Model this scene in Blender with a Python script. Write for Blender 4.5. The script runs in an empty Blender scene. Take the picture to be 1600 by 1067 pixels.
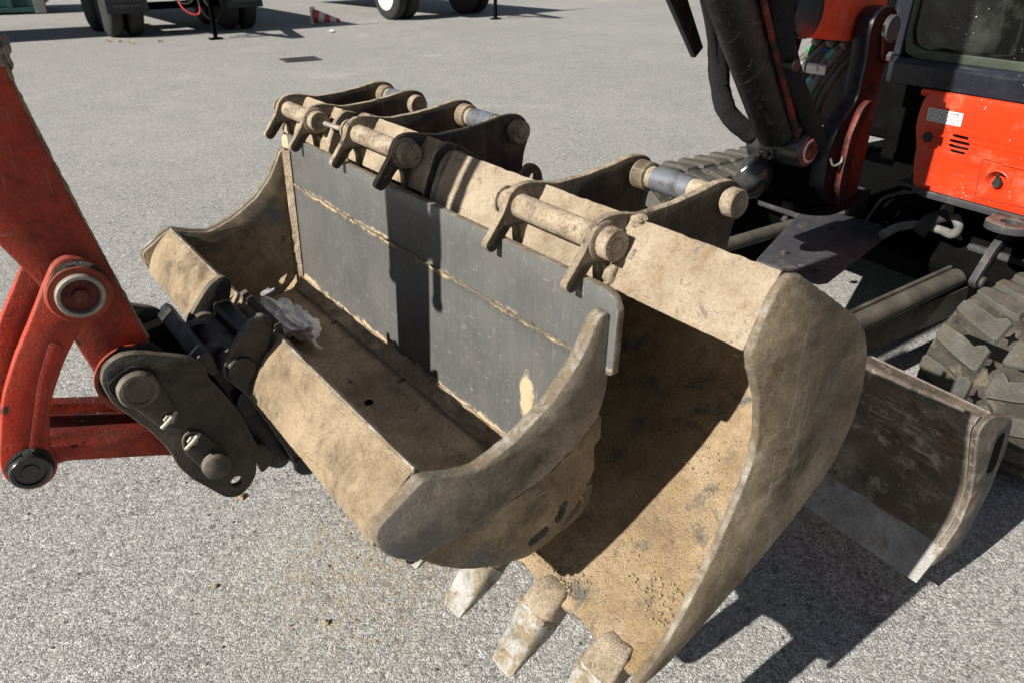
import bpy, bmesh, math, random
from mathutils import Vector, Matrix, noise
random.seed(7)
C = bpy.data.collections.new('yard'); S = bpy.context.scene; S.collection.children.link(C)
rad = math.radians

# ------------------------------------------------------------------ camera
cam = bpy.data.cameras.new('camera'); co = bpy.data.objects.new('camera', cam); C.objects.link(co)
cam.sensor_width = 36; cam.lens = 25.87; cam.clip_start = .05; cam.clip_end = 600
co.location = (0, 0, 1.65); co.rotation_euler = (rad(90 - 28.75), 0, 0)
cam.dof.use_dof = True; cam.dof.focus_distance = 1.9; cam.dof.aperture_fstop = 8
S.camera = co
# ------------------------------------------------------------------ light
SUN_EL, SUN_HEAD = rad(34.4), rad(35.4)          # elevation, and the way the shadows fall
w = bpy.data.worlds.new('World'); S.world = w; w.use_nodes = True
nt = w.node_tree; bg = nt.nodes['Background']
sky = nt.nodes.new('ShaderNodeTexSky'); sky.sky_type = 'NISHITA'; sky.sun_disc = False
sky.sun_elevation = SUN_EL; sky.sun_rotation = rad(237); sky.altitude = 200
hs = nt.nodes.new('ShaderNodeHueSaturation'); hs.inputs['Saturation'].default_value = .7
nt.links.new(sky.outputs[0], hs.inputs['Color']); nt.links.new(hs.outputs[0], bg.inputs[0]); bg.inputs[1].default_value = .034
sl = bpy.data.lights.new('sun', 'SUN'); sl.energy = 5; sl.angle = rad(.53); sl.color = (1, .955, .88)
so = bpy.data.objects.new('sun', sl); C.objects.link(so)
so.rotation_euler = Vector((math.cos(SUN_HEAD) * math.cos(SUN_EL), math.sin(SUN_HEAD) * math.cos(SUN_EL), -math.sin(SUN_EL))).to_track_quat('-Z', 'Y').to_euler()
so.location = (-6, -4, 8)
S.view_settings.view_transform = 'Standard'; S.view_settings.look = 'None'
S.view_settings.exposure = .84; S.view_settings.gamma = 1

# ------------------------------------------------------------------ materials
def new_mat(name):
    m = bpy.data.materials.new(name); m.use_nodes = True
    return m, m.node_tree, m.node_tree.nodes['Principled BSDF']
class N:
    """tiny node builder"""
    def __init__(s, nt): s.nt = nt; s.tc = nt.nodes.new('ShaderNodeTexCoord').outputs['Object']
    def put(s, i, v):
        if hasattr(v, 'is_output'): s.nt.links.new(v, i)
        elif v is not None:
            try: i.default_value = v
            except Exception: i.default_value = (*v, 1)
    def mapv(s, scale, loc=(0, 0, 0)):
        n = s.nt.nodes.new('ShaderNodeMapping'); n.inputs['Scale'].default_value = scale; n.inputs['Location'].default_value = loc
        s.nt.links.new(s.tc, n.inputs[0]); return n.outputs[0]
    def noise(s, scale, detail=6, rough=.6, vec=None, dist=0):
        n = s.nt.nodes.new('ShaderNodeTexNoise'); s.put(n.inputs['Vector'], vec or s.tc)
        n.inputs['Scale'].default_value = scale; n.inputs['Detail'].default_value = detail; n.inputs['Roughness'].default_value = rough
        n.inputs['Distortion'].default_value = dist; return n.outputs[0]
    def vor(s, scale, feature='F1', out='Distance', vec=None, rnd=1):
        n = s.nt.nodes.new('ShaderNodeTexVoronoi'); s.put(n.inputs['Vector'], vec or s.tc); n.feature = feature
        n.inputs['Scale'].default_value = scale; n.inputs['Randomness'].default_value = rnd; return n.outputs[out]
    def ramp(s, f, stops, interp='LINEAR'):
        n = s.nt.nodes.new('ShaderNodeValToRGB'); s.put(n.inputs[0], f); cr = n.color_ramp; cr.interpolation = interp
        while len(cr.elements) < len(stops): cr.elements.new(.5)
        for e, (p, c) in zip(cr.elements, stops):
            e.position = p; e.color = (c, c, c, 1) if isinstance(c, (int, float)) else (*c, 1)
        return n.outputs[0]
    def mix(s, f, a, b, mode='MIX'):
        n = s.nt.nodes.new('ShaderNodeMix'); n.data_type = 'RGBA'; n.blend_type = mode
        s.put(n.inputs[0], f)
        for i, v in ((6, a), (7, b)): s.put(n.inputs[i], v if not isinstance(v, tuple) or len(v) == 4 else (*v, 1))
        return n.outputs[2]
    def m(s, op, a, b=None, c=None):
        n = s.nt.nodes.new('ShaderNodeMath'); n.operation = op
        for i, v in enumerate((a, b, c)):
            if v is not None: s.put(n.inputs[i], v)
        return n.outputs[0]
    def xyz(s, v=None):
        n = s.nt.nodes.new('ShaderNodeSeparateXYZ'); s.put(n.inputs[0], v or s.tc); return n.outputs
    def bump(s, h, strength, dist, nrm=None):
        n = s.nt.nodes.new('ShaderNodeBump'); s.put(n.inputs['Height'], h); n.inputs['Strength'].default_value = strength
        n.inputs['Distance'].default_value = dist
        if nrm is not None: s.nt.links.new(nrm, n.inputs['Normal'])
        return n.outputs[0]
    def rr(s, v, a, b, c=0, d=1):
        n = s.nt.nodes.new('ShaderNodeMapRange'); s.put(n.inputs[0], v)
        for i, q in enumerate((a, b, c, d)): n.inputs[i + 1].default_value = q
        return n.outputs[0]

def grimy(name, cols, scale=7, rough=.75, metal=0, bump=.35, bscale=45, bdist=.004, layers=(), speck=None, spec=.4, coat=0, grain=.3, gs=190, scr=0, wear=None):
    """cols: base colour range; layers: (colour, noise scale, threshold, softness, roughness) of dust, mud or rust lying on it"""
    m, nt, b = new_mat(name); n = N(nt)
    k = n.noise(scale, 8, .65)
    col = n.ramp(k, [(.3, cols[0]), (.5, cols[len(cols) // 2]), (.7, cols[-1])])
    ro = n.rr(n.noise(scale * 3, 4), .3, .7, rough - .1, rough + .1)
    for i, (c, sc, th, soft, r_) in enumerate(layers):
        f = n.rr(n.noise(sc, 9, .7, n.mapv((1, 1, 1), (3.1 * i + 1.7, 2.3 * i, 5.1 * i)), .3), th - soft, th + soft)
        f.node.clamp = True
        col = n.mix(f, col, n.mix(n.noise(sc * 9, 5, .7), tuple(x * .7 for x in c), tuple(min(1, x * 1.25) for x in c)))
        ro = n.m('ADD', n.m('MULTIPLY', ro, n.m('SUBTRACT', 1, f)), n.m('MULTIPLY', f, r_))
    if scr:
        for sc_, lo_ in (((7, 9, 150), (0, 0, .7)), ((130, 8, 8), (.4, .1, .7)), ((60, 70, 5), (2, 3, .1))):
            l_ = n.rr(n.noise(1, 3, .55, n.mapv(sc_, lo_)), .64, .69); l_.node.clamp = True
            br = n.rr(n.noise(3, 3), .45, .6); br.node.clamp = True
            col = n.mix(n.m('MULTIPLY', n.m('MULTIPLY', l_, br), scr), col, (.45, .42, .37))
    if wear:
        bv = nt.nodes.new('ShaderNodeBevel'); bv.samples = 4; bv.inputs[0].default_value = wear[1]
        ge = nt.nodes.new('ShaderNodeNewGeometry'); vm = nt.nodes.new('ShaderNodeVectorMath'); vm.operation = 'DOT_PRODUCT'
        nt.links.new(bv.outputs[0], vm.inputs[0]); nt.links.new(ge.outputs['Normal'], vm.inputs[1])
        e_ = n.m('ADD', n.m('MULTIPLY', n.m('SUBTRACT', 1, vm.outputs['Value']), 4.5), n.m('MULTIPLY', n.m('SUBTRACT', n.noise(28, 6, .75), .56), 2.2))
        e_ = n.rr(e_, .15, .4); e_.node.clamp = True
        col = n.mix(n.m('MULTIPLY', e_, wear[2]), col, wear[0])
    if grain:
        col = n.mix(1, col, n.ramp(n.noise(gs, 5, .7), [(.32, 1 - grain), (.5, 1 - grain * .35), (.68, 1)]), 'MULTIPLY')
        pt = n.rr(n.noise(gs * .55, 3, .6), .655, .70); pt.node.clamp = True
        col = n.mix(n.m('MULTIPLY', pt, min(1, grain * 1.6)), col, tuple(x * .35 for x in cols[0]))
    if speck:
        c, sc, th = speck
        f = n.m('LESS_THAN', n.vor(sc), n.rr(n.noise(sc * .13, 2), .45, .75, 0, th)); col = n.mix(f, col, c)
    nt.links.new(col, b.inputs['Base Color']); nt.links.new(ro, b.inputs['Roughness'])
    b.inputs['Metallic'].default_value = metal; b.inputs['Specular IOR Level'].default_value = spec
    b.inputs['Coat Weight'].default_value = coat; b.inputs['Coat Roughness'].default_value = .25
    h = n.m('ADD', n.noise(bscale, 8, .7), n.m('MULTIPLY', n.noise(bscale * 4, 4, .65), .5))
    nt.links.new(n.bump(h, bump, bdist), b.inputs['Normal'])
    return m

MUD = (.40, .31, .185); DARKMUD = (.085, .062, .04); RUST = (.16, .062, .025)
mats = dict(
    mud=grimy('dried_mud', [(0.3309, 0.2632, 0.186), (0.4898, 0.3917, 0.2784), (0.6089, 0.5018, 0.3779)], 11, .93, bump=1, bscale=75, bdist=.008, grain=.36, gs=230, scr=.1, layers=[((.30, .185, .085), 9, .61, .09, .95), ((.20, .185, .16), 13, .635, .05, .85), ((.13, .105, .08), 24, .66, .04, .9)], spec=.15),
    beammud=grimy('brown_dried_mud', [(0.2715, 0.2061, 0.1326), (0.4018, 0.3067, 0.1986), (0.4994, 0.3928, 0.2695)], 10, .93, bump=1, bscale=60, bdist=.008, grain=.32, gs=210, scr=.06, layers=[((.115, .085, .055), 7, .60, .10, .9), ((.06, .047, .035), 16, .67, .04, .85), ((.36, .29, .2), 12, .66, .06, .95)], spec=.15),
    ear=grimy('dark_dusty_steel', [(0.03349, 0.0266, 0.02057), (0.07612, 0.0588, 0.04243), (0.1522, 0.1148, 0.07714)], 12, .75, bump=.7, bscale=60, grain=.4, scr=.35, wear=((.30, .25, .17), .006, .8), layers=[((.17, .135, .09), 22, .62, .05, .9), ((.09, .045, .022), 15, .62, .06, .9)], spec=.3),
    muddy=grimy('mud_on_steel', [(0.2553, 0.2002, 0.1398), (0.4354, 0.3504, 0.25), (0.6006, 0.4934, 0.3677)], 14, .9, bump=1, bscale=90, bdist=.006, grain=.5, layers=[((.09, .075, .06), 22, .60, .05, .7)], spec=.2),
    pin=grimy('sandy_pin', [(0.2132, 0.1608, 0.1148), (0.4264, 0.3416, 0.2432), (0.5685, 0.469, 0.3514)], 16, .85, bump=.9, bscale=110, grain=.55, scr=.15, wear=((.14, .115, .085), .004, .6), layers=[((.13, .105, .085), 30, .60, .05, .6), ((.2, .1, .045), 20, .65, .05, .9)], spec=.25),
    brown=grimy('brown_worn_side', [(0.1484, 0.1092, 0.06868), (0.282, 0.21, 0.1321), (0.46, 0.364, 0.2443)], 5, .7, bump=.6, bscale=55, grain=.4, scr=.55, wear=((.38, .345, .28), .007, .8), layers=[((.095, .072, .048), 6, .555, .10, .7), ((.36, .31, .225), 9, .63, .07, .9), ((.17, .085, .04), 11, .64, .06, .9), ((.13, .125, .115), 4, .60, .06, .5)], spec=.35),
    cutter=grimy('grey_brown_worn_steel', [(0.1827, 0.145, 0.1077), (0.3045, 0.2537, 0.1906), (0.472, 0.406, 0.3176)], 5, .62, bump=.5, bscale=60, grain=.38, scr=.7, wear=((.50, .475, .43), .008, .95), layers=[((.105, .084, .06), 7, .565, .09, .7), ((.38, .33, .25), 10, .63, .06, .9), ((.15, .148, .14), 4, .57, .06, .45)], spec=.4),
    shadered=grimy('red_casting_shade', [(.012, .0035, .0035), (.02, .0045, .004), (.035, .007, .006)], 7, .5, bump=.2, bscale=40, layers=[((.01, .007, .007), 8, .57, .06, .8)], spec=.04),  # red of the swing post with its shade put into the colour
    floor=grimy('brown_soil_film', [(0.303, 0.225, 0.1511), (0.4999, 0.3751, 0.2528), (0.6968, 0.5338, 0.3572)], 8, .85, bump=.8, bscale=60, grain=.45, scr=.15, layers=[((.30, .25, .18), 12, .62, .06, .95), ((.05, .038, .028), 24, .66, .04, .8)], spec=.2),
    rim=grimy('rubbed_edge_steel', [(0.1607, 0.1313, 0.09779), (0.257, 0.2258, 0.1801), (0.4498, 0.42, 0.3809)], 25, .5, .3, bump=.5, bscale=120, grain=.35, scr=.3, layers=[((.19, .15, .10), 16, .50, .06, .85), ((.08, .06, .045), 22, .64, .05, .8)]),
    tooth=grimy('pale_tooth_steel', [(.27, .26, .235), (.42, .41, .385), (.56, .555, .53)], 11, .45, .3, bump=.8, bscale=80, grain=.4, scr=.5, wear=((.6, .59, .57), .008, .6), layers=[((.31, .245, .155), 13, .525, .05, .95), ((.2, .17, .13), 40, .62, .03, .9), ((.14, .13, .12), 8, .64, .05, .5)]),
    side3=grimy('soil_stained_side', [(0.2038, 0.154, 0.101), (0.364, 0.28, 0.1817), (0.5824, 0.469, 0.3163)], 4, .8, bump=.8, bscale=55, grain=.42, scr=.6, wear=((.46, .42, .35), .010, .8), layers=[((.14, .105, .068), 5, .545, .10, .85), ((.44, .375, .265), 9, .62, .06, .95), ((.17, .092, .042), 9, .63, .08, .9), ((.17, .165, .15), 6, .62, .06, .5)], spec=.25),
    inner3=grimy('ochre_soil_film', [(0.2873, 0.2031, 0.1231), (0.4732, 0.3413, 0.2051), (0.5915, 0.4631, 0.3117)], 9, .9, bump=1, bscale=80, bdist=.008, grain=.36, scr=.3, layers=[((.17, .16, .14), 9, .585, .05, .55), ((.40, .285, .14), 14, .60, .06, .95), ((.10, .075, .05), 20, .65, .04, .9)], spec=.25),
    soil=grimy('loose_soil', [(0.2295, 0.17, 0.09775), (0.306, 0.238, 0.1445), (0.3825, 0.3145, 0.2125)], 30, .95, spec=.1),
    red=grimy('worn_red_paint', [(0.3713, 0.02281, 0.009814), (0.4975, 0.0351, 0.01403), (0.594, 0.05967, 0.02384)], 4, .5, bump=.4, bscale=50, bdist=.004, grain=.26, scr=.30, wear=((.10, .05, .034), .007, .9), layers=[((.30, .075, .045), 3, .56, .12, .8), ((.17, .035, .02), 6, .59, .10, .85), ((.025, .016, .013), 17, .645, .03, .8), ((.24, .14, .10), 34, .69, .02, .9), ((.010, .008, .008), 5, .73, .03, .7)], spec=.28),
    redd=grimy('dirty_red_paint', [(.09, .011, .008), (.15, .016, .010), (.21, .026, .015)], 7, .6, bump=.4, bscale=60, grain=.3, scr=.25, wear=((.05, .03, .022), .006, .8), layers=[((.02, .014, .012), 8, .55, .06, .8), ((.2, .13, .09), 18, .66, .05, .9)]),
    orange=grimy('bright_orange_red_paint', [(.55, .033, .007), (.60, .039, .009), (.64, .046, .011)], 3, .33, bump=.05, bscale=12, bdist=.002, grain=.08, scr=.12, wear=((.75, .12, .05), .006, .5), speck=((.75, .62, .55), 75, .16), layers=[((.36, .07, .03), 14, .70, .03, .6), ((.50, .16, .09), 5, .64, .12, .7)], spec=.35, coat=.1),
    grease=grimy('black_grease', [(.006, .005, .005), (.012, .01, .009), (.03, .025, .022)], 40, .5, bump=1, bscale=90, bdist=.01, spec=.5),
    black=grimy('black_scuffed_paint', [(.008, .008, .0085), (.013, .013, .0135), (.022, .022, .022)], 9, .42, bump=.2, bscale=40, grain=.2, scr=.2, wear=((.08, .075, .07), .005, .7), speck=((.25, .25, .24), 60, .12), layers=[((.05, .045, .04), 13, .64, .06, .85)]),
    coupler=grimy('black_dusty_casting', [(0.02447, 0.02005, 0.01586), (0.04283, 0.03564, 0.02883), (0.07648, 0.06386, 0.05046)], 8, .6, bump=.6, bscale=50, grain=.35, scr=.22, wear=((.13, .11, .085), .006, .9), layers=[((.10, .08, .058), 14, .62, .06, .9), ((.010, .009, .008), 9, .58, .05, .45), ((.07, .035, .018), 20, .66, .04, .9)]),
    couprim=grimy('black_casting_edge', [(.05, .043, .035), (.12, .10, .078), (.2, .17, .13)], 22, .7, bump=.4, bscale=70),
    navy=grimy('blue_black_paint', [(.009, .010, .015), (.013, .0145, .022), (.021, .022, .031)], 6, .36, bump=.12, bscale=40, grain=.12, scr=.1, speck=((.35, .35, .36), 65, .14), layers=[((.04, .04, .043), 12, .68, .05, .8)]),
    plastic=grimy('glossy_black_plastic', [(.02, .02, .021), (.03, .03, .03), (.05, .05, .05)], 10, .22, bump=.2, bscale=25, spec=.6),
    sleeve=grimy('black_woven_sleeve', [(.008, .008, .009), (.014, .014, .015), (.022, .021, .02)], 30, .9, bump=.8, bscale=60, bdist=.01),
    guard=grimy('grey_guard_plate', [(.028, .027, .032), (.038, .037, .042), (.055, .053, .057)], 8, .7, bump=.2, bscale=50, grain=.25, scr=.2, wear=((.16, .14, .12), .006, .8), layers=[((.11, .095, .08), 10, .63, .06, .9)]),
    arm=grimy('dusty_black_tube', [(.05, .045, .036), (.085, .078, .063), (.13, .12, .1)], 10, .6, bump=.3, bscale=50, layers=[((.2, .17, .13), 30, .68, .04, .9)]),
    rubber=grimy('dusty_rubber', [(.032, .028, .023), (.06, .053, .043), (.10, .088, .07)], 12, .9, bump=.7, bscale=60, grain=.4, layers=[((.17, .145, .105), 15, .60, .07, .95), ((.03, .025, .02), 6, .58, .05, .85)], spec=.2),
    lug=grimy('grey_worn_rubber', [(0.06, 0.0576, 0.0496), (0.092, 0.0888, 0.0784), (0.124, 0.1208, 0.108)], 14, .9, bump=.9, bscale=70, grain=.4, scr=.12, wear=((.17, .155, .125), .012, .6), layers=[((.11, .09, .062), 11, .58, .06, .9)], spec=.2),
    bladebrown=grimy('rusty_dozer_steel', [(.042, .033, .026), (.095, .075, .058), (.20, .165, .13)], 6, .65, bump=.8, bscale=45, grain=.45, scr=.6, wear=((.30, .265, .225), .012, .9), layers=[((.33, .29, .235), 16, .60, .06, .85), ((.13, .065, .035), 9, .62, .06, .85), ((.022, .02, .018), 5, .58, .06, .6)], spec=.4),
    bladeedge=grimy('scraped_edge_steel', [(.19, .18, .165), (.33, .32, .30), (.48, .465, .44)], 10, .5, .2, bump=.6, bscale=60, grain=.4, scr=.6, layers=[((.24, .185, .13), 12, .61, .06, .9)]),
    zinc=grimy('zinc_plated_steel', [(.5, .5, .47), (.6, .6, .57), (.68, .68, .66)], 12, .35, .6, bump=.1),
    pale=grimy('ashy_worn_metal', [(.23, .2, .16), (.31, .28, .23), (.4, .37, .31)], 20, .55, .3, bump=.3, bscale=90),
    cloth=grimy('white_paper_tissue', [(.80, .775, .74), (.84, .82, .79), (.87, .85, .82)], 15, .95, bump=.3, bscale=120, bdist=.002, spec=.1, grain=.06),
    tyre=grimy('black_tyre', [(.014, .014, .014), (.022, .022, .021), (.034, .033, .032)], 6, .8, bump=.3, bscale=20),
    dark=grimy('black_and_shade', [(0.0015, 0.0015, 0.0015), (0.0025, 0.0025, 0.0025), (0.004, 0.004, 0.004)], 6, .9, spec=.08),  # near-black: dark parts, with machine and recess shade put into the colour
    green=grimy('green_painted_steel', [(.012, .05, .046), (.016, .065, .06), (.022, .08, .072)], 2, .5),
    grey=grimy('grey_painted_steel', [(.12, .125, .13), (.15, .155, .16), (.18, .185, .19)], 2, .6),
    flapm=grimy('grey_black_flap_rubber', [(.028, .029, .03), (.036, .037, .038), (.048, .05, .05)], 3, .75),
    flapp=grimy('faded_print', [(.08, .08, .08), (.1, .1, .1), (.12, .12, .12)], 3, .8),
    conered=grimy('faded_red_plastic', [(.45, .05, .06), (.55, .075, .08), (.6, .1, .1)], 8, .6),
    conewhite=grimy('dull_white_plastic', [(.6, .57, .52), (.7, .68, .63), (.75, .73, .7)], 8, .6),
    redhose=grimy('red_hose_rubber', [(.35, .02, .025), (.42, .03, .03), (.5, .05, .05)], 8, .5),
    yellow=grimy('yellow_hose_rubber', [(.5, .36, .03), (.55, .4, .04), (.6, .45, .06)], 8, .5),
    white=grimy('off_white_print', [(.62, .62, .60), (.70, .70, .68), (.76, .76, .74)], 20, .45),
    ink=grimy('black_ink', [(.02, .02, .02), (.02, .02, .02), (.03, .03, .03)], 5, .6),
    tgreen=grimy('green_tape', [(.015, .22, .07), (.02, .27, .09), (.03, .3, .1)], 20, .6),
    tblue=grimy('blue_tape', [(.02, .10, .42), (.03, .13, .5), (.04, .15, .55)], 20, .6),
    tteal=grimy('teal_tape', [(.12, .45, .40), (.16, .52, .46), (.2, .57, .5)], 20, .6),
    greengasket=grimy('pale_green_rubber_seal', [(.035, .045, .032), (.05, .062, .044), (.075, .09, .065)], 14, .7, grain=.3),
    seat=grimy('grey_cab_trim', [(.09, .095, .095), (.12, .125, .125), (.15, .155, .155)], 6, .7),
    chrome=grimy('oiled_chrome', [(.55, .55, .55), (.6, .6, .6), (.65, .65, .65)], 10, .15, 1, bump=.02),
    leaf=grimy('dry_leaf', [(.25, .15, .07), (.35, .24, .12), (.42, .31, .18)], 30, .8),
    iron=grimy('cast_iron', [(.03, .027, .025), (.05, .045, .042), (.08, .07, .065)], 12, .75),
    hose=grimy('corrugated_grey_hose', [(.14, .14, .13), (.19, .19, .175), (.24, .235, .22)], 15, .6, bump=.2),
)
def steel_blade():
    m, nt, b = new_mat('brushed_grey_blade_steel'); n = N(nt); x = n.xyz()
    st = n.noise(1, 6, .75, n.mapv((50, 110, 9)))
    big = n.noise(5, 8, .7)
    col = n.mix(st, (.105, .106, .103), (.17, .171, .165))
    bl_ = n.rr(big, .36, .66); bl_.node.clamp = True
    col = n.mix(bl_, col, n.mix(st, (.08, .081, .08), (.13, .131, .128)))
    for sc_, lo_, am in (((10, 170, 14), (0, 0, .7), .30), ((8, 30, 150), (.3, 0, 1.7), .35), ((8, 95, 60), (.9, 0, .2), .25)):
        l_ = n.rr(n.noise(1, 3, .5, n.mapv(sc_, lo_)), .65, .69); l_.node.clamp = True
        col = n.mix(n.m('MULTIPLY', n.m('MULTIPLY', l_, n.noise(4, 3)), am * 1.6), col, (.36, .36, .345))
    dk = n.rr(n.noise(17, 7, .75), .62, .72); dk.node.clamp = True
    col = n.mix(n.m('MULTIPLY', dk, .45), col, (.085, .08, .074))
    bd = n.rr(n.noise(3, 4, .6, n.mapv((1, 2.5, .5))), .55, .75); bd.node.clamp = True
    col = n.mix(n.m('MULTIPLY', bd, .25), col, (.17, .155, .125))
    Z, Wc = n.m('ADD', x[2], .64), n.m('ADD', x[1], .7)                       # height above the ground and distance along the blade
    wob = n.m('MULTIPLY', n.m('SUBTRACT', n.noise(9, 8, .75), .5), .085)
    wob2 = n.m('MULTIPLY', n.m('SUBTRACT', n.noise(26, 8, .8), .5), .075)
    d1 = n.m('SUBTRACT', n.m('ABSOLUTE', n.m('ADD', n.m('SUBTRACT', Z, .996), n.m('MULTIPLY', wob2, .6))), n.m('SUBTRACT', n.rr(n.noise(7, 5, .7), .35, .65, .012, .000), n.rr(Wc, 0, 1.4, .006, -.002)))
    d2 = n.m('ADD', n.m('SUBTRACT', Z, .706), wob)
    d3 = n.m('ADD', n.m('SUBTRACT', 1.376, Wc), n.m('MULTIPLY', wob, .35))
    d4 = n.m('SUBTRACT', .74, n.m('ADD', n.noise(6, 9, .75), n.rr(Z, .7, 1.1, .05, -.08)))
    sx = n.m('MULTIPLY', n.m('SUBTRACT', Wc, .222), 1.0); sz = n.m('MULTIPLY', n.m('SUBTRACT', Z, .835), .42)
    d5 = n.m('SUBTRACT', n.m('ADD', n.m('SQRT', n.m('ADD', n.m('MULTIPLY', sx, sx), n.m('MULTIPLY', sz, sz))), n.m('MULTIPLY', wob2, .6)), .022)
    d2 = n.m('MINIMUM', d2, d5)
    d = n.m('MINIMUM', n.m('MINIMUM', d1, d2), n.m('MINIMUM', d3, n.m('MULTIPLY', d4, .1)))
    f = n.rr(d, .003, -.003); f.node.clamp = True
    dust = n.rr(n.noise(14, 8, .7), .5, .8, 0, .5)
    col = n.mix(n.m('MULTIPLY', dust, n.rr(Z, .66, .9, .8, .15)), col, (.25, .2, .14))
    col = n.mix(f, col, n.mix(n.noise(60, 6, .7), (.30, .215, .12), (.56, .45, .29)))
    nt.links.new(col, b.inputs['Base Color'])
    nt.links.new(n.rr(f, 0, 1, .42, .95), b.inputs['Roughness']); nt.links.new(n.rr(f, 0, 1, .25, 0), b.inputs['Metallic'])
    h = n.m('ADD', n.m('MULTIPLY', st, .12), n.m('MULTIPLY', f, n.rr(n.noise(70, 6, .7), 0, 1, .5, 1.5)))
    nt.links.new(n.bump(h, .6, .004), b.inputs['Normal'])
    return m
mats['blade'] = steel_blade()
def asphalt():
    m, nt, b = new_mat('worn_grey_asphalt'); n = N(nt)
    wv = n.mix(.012, n.tc, n.noise(40, 3, .6), 'ADD')
    def stones(sc):
        v = nt.nodes.new('ShaderNodeTexVoronoi'); nt.links.new(wv, v.inputs[0]); v.inputs['Scale'].default_value = sc
        s_ = nt.nodes.new('ShaderNodeSeparateColor'); nt.links.new(v.outputs['Color'], s_.inputs[0])
        return s_.outputs[0], s_.outputs[1], v.outputs['Distance']
    a, a2, da = stones(95); c, c2, dc = stones(235); e, e2, de = stones(42)
    big = n.m('GREATER_THAN', a2, .55); huge = n.m('GREATER_THAN', e2, .90)
    huge = n.m('MULTIPLY', huge, n.m('LESS_THAN', de, .42))
    tone = [(0, (.12, .119, .116)), (.2, (.27, .267, .26)), (.5, (.405, .40, .388)), (.8, (.60, .592, .572)), (1, (.74, .73, .71))]
    colS = n.ramp(c, tone); colB = n.ramp(a, tone); colH = n.ramp(e, tone)
    col = n.mix(n.m('MULTIPLY', big, n.m('LESS_THAN', da, .55)), colS, colB); col = n.mix(huge, col, colH)
    gap = n.m('MULTIPLY', n.rr(dc, .4, .75), .7); gap.node.use_clamp = True
    col = n.mix(gap, col, (.15, .14, .125))
    pit = n.rr(n.noise(120, 4, .7), .66, .70); pit.node.clamp = True; col = n.mix(n.m('MULTIPLY', pit, .9), col, (.03, .028, .027))
    md = n.ramp(n.noise(28, 5, .75), [(.36, .70), (.5, .93), (.62, 1)]); col = n.mix(1, col, md, 'MULTIPLY')
    pl = n.rr(n.noise(19, 6, .8, n.mapv((1, 1, 1), (5, 3, 0))), .56, .66); pl.node.clamp = True; col = n.mix(n.m('MULTIPLY', pl, .38), col, (.74, .73, .70))
    warm = n.rr(n.noise(2.2, 6, .6), .40, .7, 0, .25); warm.node.clamp = True; col = n.mix(warm, col, (.46, .44, .405))
    tint = n.noise(90, 2); tf = n.rr(tint, .62, .78, 0, .5); tf.node.clamp = True; col = n.mix(tf, col, (.36, .25, .16))
    # ochre soil tracked over the tarmac below the buckets
    x = n.xyz()
    dx = n.m('SUBTRACT', x[0], -.42); dy = n.m('SUBTRACT', x[1], 1.62)
    dd = n.m('SQRT', n.m('ADD', n.m('MULTIPLY', dx, dx), n.m('MULTIPLY', dy, dy)))
    so_ = n.m('MULTIPLY', n.rr(dd, .05, .5, .5, 0), n.rr(n.noise(22, 8, .75), .42, .62)); so_.node.use_clamp = True
    col = n.mix(so_, col, (.42, .31, .16))
    mac = n.rr(n.noise(.35, 5, .6), .3, .7, .86, 1.0); col = n.mix(1, col, n.ramp(mac, [(0, 0.0), (1, 1.0)]), 'MULTIPLY')
    far = n.rr(n.noise(.9, 5, .6, n.mapv((1, .35, 1))), .6, .72, 0, .2); far.node.clamp = True; col = n.mix(far, col, (.2, .19, .17))
    for sc_, th_, c_, am in ((1.1, .66, (.13, .125, .12), .55), (3.7, .68, (.17, .16, .15), .5), (.55, .60, (.55, .54, .52), .22)):
        q_ = n.rr(n.noise(sc_, 7, .62, n.mapv((1, 1, 1), (sc_ * 3, 1.7, 0))), th_, th_ + .07); q_.node.clamp = True; col = n.mix(n.m('MULTIPLY', q_, am), col, c_)
    nt.links.new(col, b.inputs['Base Color']); b.inputs['Roughness'].default_value = .85; b.inputs['Specular IOR Level'].default_value = .35
    h = n.m('SUBTRACT', n.m('MULTIPLY', c, .7), n.m('MULTIPLY', dc, .9))
    h = n.m('ADD', h, n.m('MULTIPLY', big, n.m('SUBTRACT', n.m('MULTIPLY', a, 1.2), n.m('MULTIPLY', da, 1.1))))
    h = n.m('ADD', h, n.m('MULTIPLY', huge, n.m('SUBTRACT', .9, de)))
    h = n.m('ADD', h, n.m('MULTIPLY', n.noise(320, 3), .8))
    nt.links.new(n.bump(h, .62, .005), b.inputs['Normal'])
    return m
mats['asphalt'] = asphalt()
def glass():
    m, nt, b = new_mat('tinted_cab_glass'); n = N(nt)
    tr = nt.nodes.new('ShaderNodeBsdfTransparent'); tr.inputs[0].default_value = (.50, .60, .55, 1)
    gl = nt.nodes.new('ShaderNodeBsdfGlossy'); gl.inputs['Roughness'].default_value = .02
    df = nt.nodes.new('ShaderNodeBsdfDiffuse'); df.inputs[0].default_value = (.5, .5, .47, 1)
    fr = nt.nodes.new('ShaderNodeFresnel'); fr.inputs[0].default_value = 1.5
    m1 = nt.nodes.new('ShaderNodeMixShader'); nt.links.new(fr.outputs[0], m1.inputs[0]); nt.links.new(tr.outputs[0], m1.inputs[1]); nt.links.new(gl.outputs[0], m1.inputs[2])
    sp = n.m('LESS_THAN', n.vor(55), n.rr(n.noise(7, 2), .45, .75, 0, .17)); sm = n.rr(n.noise(4, 6, .7), .5, .8, .01, .09)
    m2 = nt.nodes.new('ShaderNodeMixShader'); nt.links.new(n.m('MAXIMUM', n.m('MULTIPLY', sp, .8), sm), m2.inputs[0]); nt.links.new(m1.outputs[0], m2.inputs[1]); nt.links.new(df.outputs[0], m2.inputs[2])
    nt.links.new(m2.outputs[0], nt.nodes['Material Output'].inputs[0]); return m
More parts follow.
